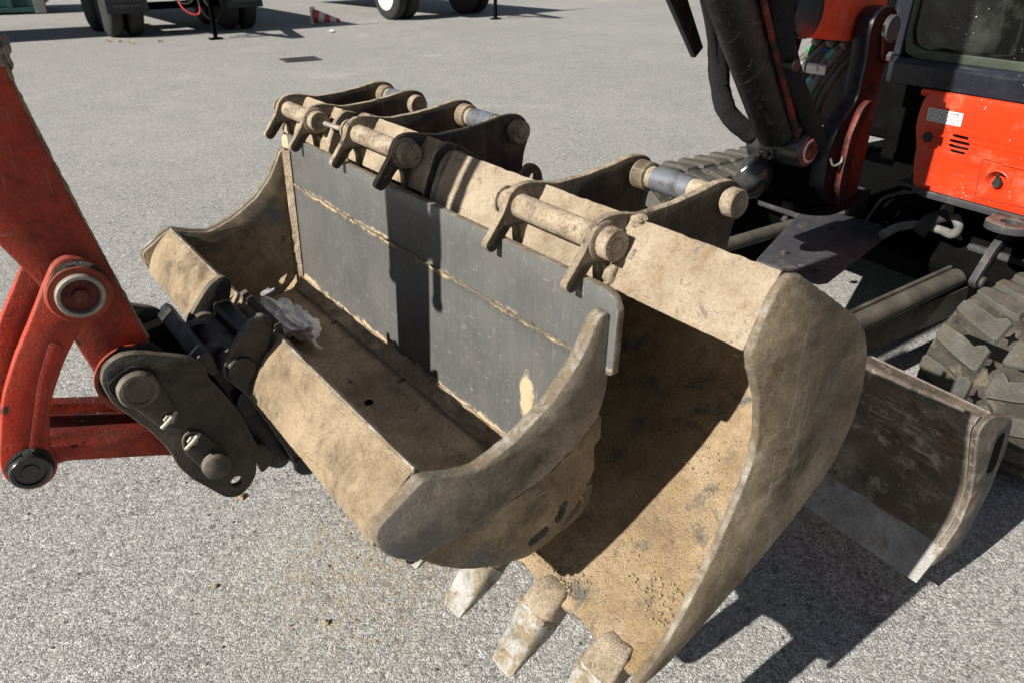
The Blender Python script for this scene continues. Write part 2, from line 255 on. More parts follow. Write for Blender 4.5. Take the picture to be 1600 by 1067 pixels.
mats['glass'] = glass()
def ribbed():
    m, nt, b = new_mat('scratched_foil_plate'); n = N(nt)
    nt.links.new(n.mix(n.rr(n.noise(18, 6, .7), .45, .6), (.34, .36, .40), (.17, .16, .145)), b.inputs['Base Color'])
    b.inputs['Metallic'].default_value = .7; b.inputs['Roughness'].default_value = .3; return m
mats['foil'] = ribbed()

# ------------------------------------------------------------------ frames and things
# bucket frame: x = u (away from the stick, towards the machine), y = w (along the bucket edges), z up
# machine frame: x = f (towards the rear of the machine), y = l (across it), z up
FRAMES = {'uw': (Vector((.1722, 1.0839, 0)), rad(37.2)), 'fl': (Vector((1.17, 1.54, 0)), rad(32)), 'xy': (Vector((0, 0, 0)), 0.)}
def conv(p, a='uw', b='fl'):
    o, t = FRAMES[a]; q = o + Matrix.Rotation(t, 3, 'Z') @ Vector(p)
    o2, t2 = FRAMES[b]; return Matrix.Rotation(-t2, 3, 'Z') @ (q - o2)
class Thing:
    def __init__(s, name, label, cat, frame, off, group=None):
        o, t = FRAMES[frame] if isinstance(frame, str) else frame
        s.frame = frame; s.off = Vector(off)
        s.root = bpy.data.objects.new(name, None); C.objects.link(s.root)
        s.root.location = o + Matrix.Rotation(t, 3, 'Z') @ s.off; s.root.rotation_euler = (0, 0, t)
        s.root.empty_display_size = .1
        s.root['label'] = label; s.root['category'] = cat
        if group: s.root['group'] = group
    def add(s, name, me, mat, parent=None, frame=None, bevel=0, smooth=False, label=None, kind=None):
        if isinstance(me, MB): me = me.mesh(name)
        if frame and frame != s.frame:
            for v in me.vertices: v.co = conv(v.co, frame, s.frame)
        for v in me.vertices: v.co -= s.off
        for q in (mat if isinstance(mat, (list, tuple)) else [mat]): me.materials.append(mats[q])
        o = bpy.data.objects.new(name, me); C.objects.link(o); o.parent = parent or s.root
        me.name = name
        if smooth: me.shade_smooth(); me.set_sharp_from_angle(angle=rad(38))
        if bevel:
            md = o.modifiers.new('edge', 'BEVEL'); md.width = bevel; md.segments = 2; md.limit_method = 'ANGLE'; md.angle_limit = rad(40)
        if label: o['label'] = label
        if kind: o['kind'] = kind
        return o
def single(name, me, mat, label=None, cat=None, kind=None, group=None, loc=(0, 0, 0), smooth=False):
    if isinstance(me, MB): me = me.mesh(name)
    for q in (mat if isinstance(mat, (list, tuple)) else [mat]): me.materials.append(mats[q])
    o = bpy.data.objects.new(name, me); C.objects.link(o); o.location = loc; me.name = name
    if smooth: me.shade_smooth(); me.set_sharp_from_angle(angle=rad(50))
    for k, v in (('label', label), ('category', cat), ('kind', kind), ('group', group)):
        if v: o[k] = v
    return o

# ------------------------------------------------------------------ shapes
class MB:
    def __init__(s): s.v = []; s.f = []; s.mi = []
    def face(s, ids, mi=0): s.f.append(ids); s.mi.append(mi)
    def mesh(s, name='m'):
        me = bpy.data.meshes.new(name); me.from_pydata([tuple(x) for x in s.v], [], s.f); me.validate(clean_customdata=False)
        if len(me.polygons) == len(s.mi): me.polygons.foreach_set('material_index', s.mi)
        bm = bmesh.new(); bm.from_mesh(me); bmesh.ops.recalc_face_normals(bm, faces=bm.faces); bm.to_mesh(me); bm.free()
        return me
    def box(s, a, b, mi=0):
        i = len(s.v); s.v += [Vector((x, y, z)) for x in (a[0], b[0]) for y in (a[1], b[1]) for z in (a[2], b[2])]
        for q in ((0, 1, 3, 2), (4, 6, 7, 5), (0, 4, 5, 1), (2, 3, 7, 6), (0, 2, 6, 4), (1, 5, 7, 3)): s.face([i + k for k in q], mi)
        return s
    def prism(s, poly, fn, a, b, mi=0, seg=1, jit=0):
        """poly in 2D, fn(p, t) -> 3D, extruded from t=a to t=b"""
        i = len(s.v); n = len(poly)
        for k in range(seg + 1):
            t = a + (b - a) * k / seg
            for p in poly:
                q = Vector(fn(p, t))
                if jit: q += noise.noise_vector(q * 37) * jit
                s.v.append(q)
        for k in range(seg):
            for j in range(n): s.face([i + k * n + j, i + k * n + (j + 1) % n, i + (k + 1) * n + (j + 1) % n, i + (k + 1) * n + j], mi)
        s.face([i + j for j in range(n)][::-1], mi); s.face([i + seg * n + j for j in range(n)], mi)
        return s
    def lathe(s, p0, d, prof, n=28, mi=0, jit=0, caps=True):
        """prof: (distance along d, radius)"""
        p0 = Vector(p0); d = Vector(d).normalized(); x = d.orthogonal().normalized(); y = d.cross(x); i = len(s.v)
        for t, r in prof:
            for k in range(n):
                a = 2 * math.pi * k / n; q = p0 + d * t + (x * math.cos(a) + y * math.sin(a)) * max(r, 1e-5)
                if jit: q += noise.noise_vector(q * 45) * jit
                s.v.append(q)
        for j in range(len(prof) - 1):
            for k in range(n): s.face([i + j * n + k, i + j * n + (k + 1) % n, i + (j + 1) * n + (k + 1) % n, i + (j + 1) * n + k], mi)
        if caps: s.face([i + k for k in range(n)][::-1], mi); m = i + (len(prof) - 1) * n; s.face([m + k for k in range(n)], mi)
        return s
    def tube(s, pts, r, n=12, mi=0, rings=0):
        pts = crv([Vector(p) for p in pts], rings or 6); R = r if callable(r) else (lambda t: r); i = len(s.v); up = None; L = len(pts)
        for k, p in enumerate(pts):
            d = (pts[min(k + 1, L - 1)] - pts[max(k - 1, 0)]).normalized()
            up = d.orthogonal() if up is None else (up - d * up.dot(d))
            up.normalize(); y = d.cross(up)
            for q in range(n):
                a = 2 * math.pi * q / n; s.v.append(p + (up * math.cos(a) + y * math.sin(a)) * R(k / (L - 1)))
        for j in range(L - 1):
            for k in range(n): s.face([i + j * n + k, i + j * n + (k + 1) % n, i + (j + 1) * n + (k + 1) % n, i + (j + 1) * n + k], mi)
        s.face([i + k for k in range(n)][::-1], mi); m = i + (L - 1) * n; s.face([m + k for k in range(n)], mi)
        return s
    def loft(s, secs, mi=0):
        i = len(s.v); n = len(secs[0])
        for q in secs: s.v += [Vector(p) for p in q]
        for j in range(len(secs) - 1):
            for k in range(n): s.face([i + j * n + k, i + j * n + (k + 1) % n, i + (j + 1) * n + (k + 1) % n, i + (j + 1) * n + k], mi)
        s.face([i + k for k in range(n)][::-1], mi); m = i + (len(secs) - 1) * n; s.face([m + k for k in range(n)], mi)
        return s
def crv(p, n=6):
    """Catmull-Rom through points"""
    if len(p) < 3: return list(p)
    out = []
    for i in range(len(p) - 1):
        a, b, c, d = p[max(i - 1, 0)], p[i], p[i + 1], p[min(i + 2, len(p) - 1)]
        for k in range(n):
            t = k / n
            out.append(.5 * ((2 * b) + (c - a) * t + (2 * a - 5 * b + 4 * c - d) * t * t + (3 * b - a - 3 * c + d) * t ** 3))
    return out + [p[-1]]
def crv2(p, n=6): return [(q.x, q.y) for q in crv([Vector((a, b, 0)) for a, b in p], n)]
def rounded(poly, r, step=.008, jit=0):
    pts = []; n = len(poly); P = [Vector(p) for p in poly]
    for i in range(n):
        a, b, c = P[i - 1], P[i], P[(i + 1) % n]; la, lc = (a - b).length, (c - b).length
        d = min(r, .49 * la, .49 * lc); p0 = b + (a - b) * (d / la); p2 = b + (c - b) * (d / lc)
        for k in range(5):
            t = k / 4; pts.append(p0 * (1 - t) ** 2 + b * 2 * t * (1 - t) + p2 * t * t)
    out = []
    for i in range(len(pts)):
        a, b = pts[i], pts[(i + 1) % len(pts)]; L = (b - a).length
        if L < 1e-5: continue
        m = max(1, int(L / step))
        for k in range(m):
            q = a.lerp(b, k / m)
            if jit: q = q + Vector((noise.noise(Vector((q.x * 70, q.y * 70, 3))), noise.noise(Vector((q.x * 70, q.y * 70, 9))))) * jit
            out.append((q.x, q.y))
    return out
def circle(c, r, n=24): return [(c[0] + r * math.cos(2 * math.pi * k / n), c[1] + r * math.sin(2 * math.pi * k / n)) for k in range(n)]
def slot(a, b, r):
    a, b = Vector(a), Vector(b); t = math.atan2((b - a).y, (b - a).x)
    return [tuple(b + Vector((math.cos(t + q), math.sin(t + q))) * r) for q in [math.pi * (k / 8 - .5) for k in range(9)]] + \
           [tuple(a + Vector((math.cos(t + q), math.sin(t + q))) * r) for q in [math.pi * (k / 8 + .5) for k in range(9)]]
AX = {'w': lambda x, y, t: (x, t, y), 'u': lambda x, y, t: (t, x, y), 'z': lambda x, y, t: (x, y, t)}
def plate(outlines, a, b, axis='w', bevel=.0025, fn=None):
    """flat plate cut to an outline with holes, between a and b along the axis; slot 0 faces, slot 1 rims"""
    cu = bpy.data.curves.new('c', 'CURVE'); cu.dimensions = '2D'; cu.fill_mode = 'BOTH'
    t = abs(b - a); bevel = min(bevel, t * .4); cu.extrude = t / 2 - bevel; cu.bevel_depth = bevel; cu.bevel_resolution = 1; cu.offset = -bevel
    for o in (outlines if isinstance(outlines[0], list) else [outlines]):
        sp = cu.splines.new('POLY'); sp.points.add(len(o) - 1); sp.use_cyclic_u = True
        for p, q in zip(sp.points, o): p.co = (q[0], q[1], 0, 1)
    ob = bpy.data.objects.new('c', cu); C.objects.link(ob)
    dg = bpy.context.evaluated_depsgraph_get(); me = bpy.data.meshes.new_from_object(ob.evaluated_get(dg))
    bpy.data.objects.remove(ob); bpy.data.curves.remove(cu)
    me.materials.clear()
    bm = bmesh.new(); bm.from_mesh(me); bmesh.ops.remove_doubles(bm, verts=bm.verts, dist=1e-5)
    for f in bm.faces: f.material_index = 0 if abs(f.normal.z) > .8 else 1
    mid = (a + b) / 2; g = fn or AX[axis]
    for v in bm.verts: v.co = Vector(g(v.co.x, v.co.y, mid + v.co.z))
    bmesh.ops.recalc_face_normals(bm, faces=bm.faces); bm.to_mesh(me); bm.free()
    me.shade_smooth(); me.set_sharp_from_angle(angle=rad(35)); return me
def shell(prof, thick, w0, w1, nw, side=1, amp=.0012, freq=18, step=5, mi=(0, 1)):
    """curved sheet: profile in (u, z) swept along w, dented a little; slot 0 on the profile side, slot 1 behind"""
    p = crv2(prof, step); n = len(p); mb = MB(); P = [Vector(q) for q in p]
    nr = []
    for i in range(n):
        d = (P[min(i + 1, n - 1)] - P[max(i - 1, 0)]).normalized(); nr.append(Vector((-d.y, d.x)) * side)
    for layer in (0, 1):
        for k in range(nw + 1):
            ww = w0 + (w1 - w0) * k / nw
            for i in range(n):
                q = P[i] + nr[i] * (thick * layer); v = Vector((q.x, ww, q.y))
                h = noise.fractal(v * freq, 1, 2, 4) * amp if 0 < k < nw else 0
                mb.v.append(v + Vector((nr[i].x, 0, nr[i].y)) * (-h))
    o = (nw + 1) * n
    for k in range(nw):
        for i in range(n - 1):
            a = k * n + i; mb.face([a, a + 1, a + n + 1, a + n], mi[0]); mb.face([o + a, o + a + n, o + a + n + 1, o + a + 1], mi[1])
        for i in (0, n - 1):
            a = k * n + i; mb.face([a, a + n, o + a + n, o + a], mi[1])
    for k in (0, nw):
        for i in range(n - 1):
            a = k * n + i; mb.face([a, o + a, o + a + 1, a + 1], mi[1])
    return mb
def slab(fn, nu, nv, amp, freq, thick, seed=0, edge=0):
    """lumpy sheet over fn(s, t) -> (point, normal), s and t in 0..1"""
    mb = MB()
    for layer in (0, 1):
        for j in range(nv + 1):
            for i in range(nu + 1):
                s_, t_ = i / nu, j / nv
                e = edge * noise.noise(Vector((s_ * 40, t_ * 13, seed)))
                p, nn = fn(s_, min(1, max(0, t_ + (e if j in (0, nv) else 0))))
                v = Vector(p); f = min(1, 8 * min(s_, 1 - s_, t_, 1 - t_) + .15)
                v += Vector(nn) * (-thick if layer else amp * f * (noise.fractal(v * freq + Vector((seed, 0, 0)), .8, 2.1, 5) + .25))
                mb.v.append(v)
    n = nu + 1; o = n * (nv + 1)
    for j in range(nv):
        for i in range(nu):
            a = j * n + i; mb.face([a, a + 1, a + n + 1, a + n]); mb.face([o + a, o + a + n, o + a + n + 1, o + a + 1])
    for j in range(nv):
        for i in (0, nu): a = j * n + i; mb.face([a, a + n, o + a + n, o + a])
    for i in range(nu):
        for j in (0, nv): a = j * n + i; mb.face([a, o + a, o + a + 1, a + 1])
    return mb
def lump(c, size, seed=0, sub=2, amp=.35, freq=1.6):
    bm = bmesh.new(); bmesh.ops.create_icosphere(bm, subdivisions=sub, radius=1)
    mb = MB(); i = 0
    for v in bm.verts:
        q = v.co * (1 + amp * noise.fractal(v.co * freq + Vector((seed, seed * .7, 0)), 1, 2, 3)); mb.v.append(Vector((c[0] + q.x * size[0], c[1] + q.y * size[1], c[2] + q.z * size[2])))
    for f in bm.faces: mb.face([v.index for v in f.verts])
    bm.free(); return mb
def join(*mbs):
    o = MB()
    for m in mbs:
        i = len(o.v); o.v += m.v; o.f += [[k + i for k in f] for f in m.f]; o.mi += m.mi
    return o

# ------------------------------------------------------------------ ground
g = MB(); g.v = [Vector(p) for p in ((-150, -60, 0), (150, -60, 0), (150, 240, 0), (-150, 240, 0))]; g.face([0, 1, 2, 3])
single('asphalt_ground', g, 'asphalt', kind='structure')

# ------------------------------------------------------------------ ditching bucket
db = Thing('ditching_bucket', 'wide ditching bucket with a long grey steel cutting edge, held by the red arm', 'bucket', 'uw', (-.2, .7, .64))
SIDE = [(-.461, .872), (-.452, .888), (-.394, .925), (-.371, .937), (-.326, .919), (-.272, .907), (-.201, .929), (-.121, .976), (-.067, 1.031), (-.041, 1.074), (-.026, 1.103), (-.004, 1.112),
        (.012, 1.09), (.010, .96), (.004, .83), (-.012, .745), (-.04, .696), (-.094, .648), (-.156, .637), (-.23, .657), (-.298, .692), (-.348, .731), (-.393, .779), (-.436, .815), (-.456, .842)]
RIMIN = {i: .004 for i in range(1, 12)}
SIDE = [(x + (.004 if i == 0 else 0), z - RIMIN.get(i, 0)) for i, (x, z) in enumerate(SIDE)]
def jagged():
    out = []
    for p in SIDE:
        out.append(p)
    i = SIDE.index((.010, .96))
    return SIDE[:i] + [(.012, .955), (.002, .893), (.010, .886), (.013, .832), (-.004, .824), (.003, .768), (-.018, .737), (-.010, .731), (-.04, .70)] + SIDE[i + 4:]
for wa, wb, sd, nm in ((.028, .042, jagged(), 0), (1.378, 1.392, SIDE, 1)):
    db.add('side_plate', plate([rounded(sd, .012, .008, .0012), slot((-.070, .715), (-.083, .693), .0105), slot((-.118, .678), (-.146, .670), .0105)], wa, wb), ['brown', 'rim'])
CUT = [(x - (.004 if i == 0 else 0), z + RIMIN.get(i, 0)) for i, (x, z) in enumerate(SIDE[:11])] + [(-.006, 1.108), (.004, 1.06), (.003, .955), (-.014, .899), (-.06, .862), (-.13, .825), (-.255, .800), (-.387, .785)] + SIDE[-3:]
db.add('side_cutter', plate(rounded(CUT, .012, .008, .001), .013, .0275), ['cutter', 'rim'])
db.add('side_cutter', plate(rounded(CUT, .012, .008, .001), 1.3925, 1.407), ['brown', 'rim'])
db.add('floor_shell', shell([(-.004, .725), (-.014, .690), (-.045, .664), (-.09, .656), (-.155, .652), (-.225, .668), (-.30, .706), (-.36, .76), (-.415, .812)], .011, .035, 1.385, 60, 1, .0018, 14), ['floor', 'brown'], smooth=True)
def bl(x, y, t): return (t + (1.14 - y) * -.035, x, y)
BLD = [(-.004, 1.112), (.010, 1.134), (.03, 1.141), (1.40, 1.141), (1.425, 1.125), (1.425, .995), (1.39, .985), (1.384, .985), (1.384, .672), (.035, .672), (.035, .98), (.03, .985), (-.004, .99)]
blade = db.add('cutting_edge', plate(rounded(BLD, .006, .012, .0006), 0, .016, fn=bl, bevel=.002), ['blade', 'rim'])
blade.data.transform(Matrix.Identity(4))
# weld bead across the blade, and packed dirt along its foot
wb_ = MB(); wb_.tube([(-.004 + .0012 * random.random() - .005, .046 + i * .0131, 1.001 + random.uniform(-.0014, .0014) + .003 * noise.noise(Vector((i * .11, 5, 0)))) for i in range(102)], lambda t: .0028 + .0016 * noise.noise(Vector((t * 90, 0, 0))), 7, rings=3)
db.add('weld_bead', wb_, 'ear', smooth=True)
def foot(s, t):
    w_ = .044 + 1.33 * s; a = .03 + .02 * noise.fractal(Vector((w_ * 9, 1, 0)), 1, 2, 4)
    return ((-.017 - .03 * t - .0015, w_, .672 + a * (1 - t) + (.0 if t < .5 else -.0)), (-.7, 0, .7))
db.add('packed_dirt', slab(foot, 160, 8, .007, 30, .008, 2), 'mud', smooth=True)
def foot2(s, t):
    z = .68 + .42 * s; return ((-.004 + (z - 1.14) * .035 - .016 * (1 - t), 1.376 - .016 * t, z), (-.6, -.8, 0))
db.add('packed_dirt', slab(foot2, 60, 4, .004, 40, .004, 5), 'mud', smooth=True)
for wy in (.0125, 1.4075):
    db.add('weld_bead', MB().tube([(-.40, wy + (.012 if wy < 1 else -.012), .779), (-.387, wy + (.012 if wy < 1 else -.012), .783), (-.255, wy + (.012 if wy < 1 else -.012), .797), (-.13, wy + (.012 if wy < 1 else -.012), .821), (-.06, wy + (.012 if wy < 1 else -.012), .857), (-.016, wy + (.012 if wy < 1 else -.012), .895), (-.001, wy + (.012 if wy < 1 else -.012), .95)], lambda t: .006 + .003 * noise.noise(Vector((t * 40, wy, 0))), 8, rings=14), 'grease', smooth=True)
# box beam along the rear lip
BEAM = [(-.372, .936), (-.364, .931), (-.352, .80), (-.405, .812), (-.448, .828)]
mb = MB().prism(BEAM, lambda p, t: (p[0], t, p[1]), .0425, 1.3775, seg=1); db.add('lip_beam', mb, 'brown', bevel=.002)
db.add('lip_edge_strip', MB().prism([(-.3745, .936), (-.3715, .9395), (-.3625, .934), (-.3655, .930)], lambda p, t: (p[0], t, p[1]), .0428, 1.377, seg=90, jit=.0012), 'rim', smooth=True)
def beamface(w0, w1):
    def fn(s, t):
        p = Vector((-.373, .934)).lerp(Vector((-.452, .827)), t); ww = w0 + (w1 - w0) * s; bulge = .012 * math.sin(math.pi * t)
        return ((p.x - .001 - bulge * .8, ww, p.y + bulge * .6), (-.8, 0, .6))
    return fn
db.add('beam_face', slab(beamface(.044, .575), 150, 34, .007, 20, .012, 3, .02), 'beammud', smooth=True)
db.add('beam_face', slab(beamface(.845, 1.376), 150, 34, .007, 20, .012, 8, .02), 'beammud', smooth=True)
# hitch ears at the back of the ditching bucket
EARB = [(-.398, .998), (-.43, .985), (-.488, .918), (-.497, .893), (-.486, .873), (-.458, .83), (-.40, .665), (-.383, .60), (-.365, .577), (-.345, .576), (-.331, .60), (-.335, .65), (-.36, .74), (-.40, .82), (-.415, .87), (-.392, .945), (-.381, .98)]
for a, b in ((.575, .593), (.812, .830)):
    e = db.add('hitch_ear', plate(rounded(EARB, .018, .008, .0008), a, b), ['coupler', 'couprim'])
for c_ in ((-.46, .893), (-.362, .613)):
    db.add('hitch_pin', MB().lathe((c_[0], .566, c_[1]), (0, 1, 0), [(0, .02), (.002, .027), (.009, .029), (.0091, .024), (.264, .024), (.2641, .029), (.272, .027), (.274, .02)], 24), 'black', smooth=True)
db.add('pin_boss', MB().lathe((-.46, .594, .893), (0, 1, 0), [(0, .034), (.218, .034)], 24), 'couprim', smooth=True)
db.add('cross_bar', MB().box((-.435, .594, .905), (-.395, .811, .945)), 'black', bevel=.008)
db.add('gusset_plate', MB().prism([(-.37, .95), (-.357, .955), (-.352, .80), (-.38, .80)], lambda p, t: (p[0], t, p[1]), .594, .811), 'ear', bevel=.002)
# small hole in the floor, its shade drawn as a black disc
db.add('drain_hole_shade', MB().lathe((-.16, .653, .6545), (0, 0, 1), [(0, .011), (.001, .011)], 16), 'dark')

# ------------------------------------------------------------------ digging buckets hung on the cutting edge
EAR = [(-.042, 1.132), (-.024, 1.117), (-.008, 1.126), (.006, 1.142), (.019, 1.158), (.028, 1.165), (.036, 1.150), (.038, 1.085), (.07, 1.07), (.30, 1.05), (.388, 1.03), (.392, 1.10), (.398, 1.145), (.410, 1.175), (.411, 1.212), (.398, 1.235), (.372, 1.246), (.335, 1.247), (.287, 1.238), (.222, 1.230), (.137, 1.226), (.075, 1.240), (.043, 1.240), (.02, 1.226), (.004, 1.19)]
MOUTH = [(.104, 1.230), (.075, 1.205), (.040, 1.122), (.052, 1.089), (.088, 1.02), (.103, .95), (.104, .89), (.078, .818), (.045, .737), (-.011, .635), (-.058, .573), (-.125, .525)]
BACK = [(-.125, .500), (-.034, .514), (.062, .556), (.179, .612), (.283, .67), (.386, .751), (.425, .83), (.432, .91), (.415, .99), (.385, 1.045), (.338, 1.092), (.238, 1.156), (.135, 1.222)]
INNER = [(-.082, .533), (-.03, .556), (.07, .597), (.18, .648), (.285, .706), (.368, .782), (.405, .85), (.409, .925), (.392, .99), (.33, 1.068), (.23, 1.133), (.12, 1.20)]
def digger(label, near, far, e0, e1, k=1., dz=0., teeth=(), small=False):
    """k shrinks what hangs below the pins; near/far are the outer side planes, e0/e1 the ear planes"""
    def sc(L): return [((.10 + (x - .10) * k) if y < 1.05 else x, (1.12 + (y - 1.12) * k if y < 1.12 else y) + dz) for x, y in L]
    ear = [(x, y + dz) for x, y in EAR]
    zmin = 1.12 + (.38 - 1.12) * k + dz
    t = Thing('digging_bucket', label, 'bucket', 'uw', (.15, (near + far) / 2, zmin), 'digging buckets hooked over the cutting edge')
    j = .0016
    for a, b in ((near, near + .016), (far - .016, far)):
        t.add('side_plate', plate(rounded(sc(MOUTH + BACK), .02, .008, j), a, b, bevel=.0075 if not small else .004), ['side3' if not small else 'ear', 'rim' if not small else 'muddy'])
    n = 40 if small else 90
    t.add('bucket_shell', shell(sc(INNER), .014, near + .008, far - .008, n, -1, .002, 16), ['inner3', 'side3' if not small else 'ear'], smooth=True)
    def bf(s, tt):
        p = Vector((.106, 1.229 + dz)).lerp(Vector((.044, 1.118 + dz)), tt); ww = near + .017 + (far - near - .034) * s
        return ((p.x + .002 + .006 * math.sin(math.pi * tt) * -1, ww, p.y), (-.87, 0, .48))
    t.add('top_beam', slab(bf, int(150 * (far - near) / .9), 22, .0035, 26, .035, near * 7, .02), 'mud', smooth=True)
    for a in (e0, e1):
        t.add('hanger_ear', plate(rounded(ear, .012, .007, .0011), a - .0085, a + .0085, bevel=.002), ['ear' if small else 'ear', 'muddy'])
        if a == e0: t.add('ear_boss', MB().lathe((.045, a - .009, 1.198 + dz), (0, -1, 0), [(0, .036), (.003, .036), (.004, .033)], 26, jit=.0008), 'muddy', smooth=True)
    for (u, z), r in (((.045, 1.198), .0235), ((.366, 1.206), .0235)):
        p = t.add('bucket_pin', MB().lathe((u, e0 - .040, z + dz), (0, 1, 0), [(.0005, .001), (.0, r * .55), (.0012, r * .6), (.0002, r * .66), (0, r * 1.13), (.0022, r * 1.21), (.024, r * 1.22), (.0242, r), (e1 - e0 + .075, r), (e1 - e0 + .0755, r * 1.22), (e1 - e0 + .083, r * 1.2)], 36, jit=.0004), 'pin', smooth=True)
    # pin collar and worn rear pin sleeve
    t.add('pin_collar', MB().lathe((.366, e1 - .0105, 1.206 + dz), (0, -1, 0), [(0, .031), (.032, .031), (.034, .028)], 26, jit=.0006), 'brown', smooth=True)
    t.add('pin_wrap', MB().lathe((.366, e1 - .060, 1.206 + dz), (0, -1, 0), [(0, .0262), ((e1 - e0) * .42, .0262)], 26), 'foil', smooth=True)
    for a in teeth:
        tooth(t, a)
    return t
def tooth(t, a):
    A = Vector((-.055, a, .552)); D = Vector((-.74, 0, -.672)).normalized(); Nn = Vector((-.672, 0, .74)); Wv = Vector((0, 1, 0))
    def sec(s, hw, hu, hd, top=1):
        c = A + D * s; P = []
        for k in range(28):
            q = 2 * math.pi * k / 28; cx, sy = math.cos(q), math.sin(q)
            cx = math.copysign(abs(cx) ** .5, cx); sy = math.copysign(abs(sy) ** .5, sy)
            P.append(c + Wv * (hw * cx) + Nn * (hu * sy if sy > 0 else hd * sy))
        return P
    ad = MB().loft([sec(.030, .010, -.004, .01), sec(.034, .026, .010, .02), sec(.05, .035, .026, .034), sec(.075, .038, .034, .04), sec(.105, .0375, .035, .038), sec(.112, .034, .031, .033)])
    for v in ad.v: v += noise.noise_vector(v * 55) * .003 + noise.noise_vector(v * 130) * .0014
    o = t.add('tooth_adapter', ad, 'muddy', smooth=True)
    th = MB().loft([sec(.104, .033, .031, .036), sec(.107, .0385, .0355, .040), sec(.13, .038, .031, .037), sec(.16, .0365, .021, .030), sec(.20, .034, .0085, .02), sec(.226, .031, .001, .014), sec(.238, .026, -.003, .009), sec(.241, .018, -.004, .006)])
    for v in th.v:
        v += noise.noise_vector(v * 45) * .002
        s = (v - A).dot(D); cw = abs((v - A).dot(Wv))
        if s > .19 and cw < .02 and (v - A).dot(Nn) > -.012: v -= Nn * .005
    t.add('tooth', th, 'tooth', smooth=True)
    cl_ = MB()
    rt = random.Random(int(a * 1000))
    for k in range(7):
        c = A + D * (.106 + rt.uniform(-.012, .020)) + Wv * rt.uniform(-.034, .034) + Nn * (.030 - .012 * rt.random()); r = rt.uniform(.007, .015)
        m_ = lump(c, (r, r, r * .6), rt.random() * 40, 2, .5); i = len(cl_.v); cl_.v += m_.v; cl_.f += [[q + i for q in f] for f in m_.f]; cl_.mi += m_.mi
    t.add('caked_soil', cl_, 'muddy', smooth=True, kind='stuff')
b3 = digger('largest digging bucket, tan with pale teeth, nearest on the cutting edge', -.232, .660, .093, .325, teeth=(-.155, .02, .197, .372, .548))
# scalloped lip of the big bucket
lipo = []
import itertools
ww = [-.215 + i * .0088 for i in range(99)]
for q in ww:
    dmin = min(abs(q - a) for a in (-.155, .02, .197, .372, .548)); lipo.append((q, .026 * max(0, 1 - (dmin / .088 - 1) ** 2) if dmin < .12 else .02))
LIP = [(q, s) for q, s in lipo] + [(.642, .13), (-.215, .13)]
e_ = Vector((.9, .42)).normalized()
b3.add('lip_plate', plate(rounded(LIP, .004, .01, .0015), -.029, -.0015, fn=lambda x, y, t: (-.128 + e_.x * y - e_.y * t * -1 * -1, x, .512 + e_.y * y + e_.x * t), bevel=.004), ['inner3', 'muddy'])
b3.add('mud_lump', lump((.108, .066, 1.226), (.016, .014, .012), 3, 3), 'mud', smooth=True)
b3.add('mud_lump', lump((.06, .072, 1.135), (.02, .012, .025), 6, 3), 'mud', smooth=True)
b2 = digger('narrow dark digging bucket hooked on between the largest one and the farthest', .676, 1.09, .765, 1.0, .82, .012, small=True)
b1 = digger('farthest digging bucket, with a thin rod stuck in its front pin', 1.19, 1.54, 1.268, 1.458, .82, 0, small=True)
b1.add('pin_rod', MB().tube([(.047, 1.20, 1.20), (.06, 1.13, 1.196)], .007, 8), 'pale', smooth=True)
b2.add('lifting_eye', plate([rounded([(.28, 1.03), (.38, 1.02), (.425, 1.06), (.412, 1.12), (.392, 1.14), (.368, 1.142), (.345, 1.12)], .012, .008), circle((.384, 1.105), .011)], .70, .716), ['ear', 'muddy'])

# ------------------------------------------------------------------ soil crumbs in the big bucket
def crumbs(spots, sizes, seed):
    rnd = random.Random(seed); out = MB()
    for p in spots:
        r = sizes[0] + (sizes[1] - sizes[0]) * rnd.random() ** 3; m = lump(p, (r, r * rnd.uniform(.7, 1.2), r * rnd.uniform(.5, .9)), rnd.random() * 50, 1, .5)
        i = len(out.v); out.v += m.v; out.f += [[k + i for k in f] for f in m.f]; out.mi += m.mi
    return out
pr = crv2(INNER, 10); sp = []
o_, t_ = FRAMES['uw']; RZ = Matrix.Rotation(t_, 3, 'Z')
for i in range(4200):
    k = random.random() ** 1.4 * .62; q = pr[int(k * (len(pr) - 1))]; a = random.uniform(-.21, .45) if random.random() < .7 else random.uniform(-.215, -.12)
    q = Vector(q) + Vector((random.uniform(-.006, .006), 0)); q = (q.x, q.y + .3 * (q.x - q.x))
    if noise.noise(Vector((q[0] * 9, a * 9, q[1] * 9))) < .05: continue
    k2 = min(range(len(pr) - 1), key=lambda z_: abs(pr[z_][0] - q[0]) if pr[z_][1] < .8 else 9)
    f_ = (q[0] - pr[k2][0]) / ((pr[k2 + 1][0] - pr[k2][0]) or 1); q = (q[0], pr[k2][1] + f_ * (pr[k2 + 1][1] - pr[k2][1]))
    sp.append(o_ + RZ @ Vector((q[0] - .001, a, q[1] + .003)))
single('loose_soil', crumbs(sp, (.0007, .0038), 4), 'soil', kind='stuff', label='crumbs of dry soil lying inside the largest digging bucket')

# ------------------------------------------------------------------ excavator
ex = Thing('excavator', 'orange red tracked excavator with its arm curled down in front of it', 'excavator', 'fl', (1.4, 1.15, 0))
def uw(name, me, mat, parent=None, **k): return ex.add(name, me, mat, parent, frame='uw', **k)
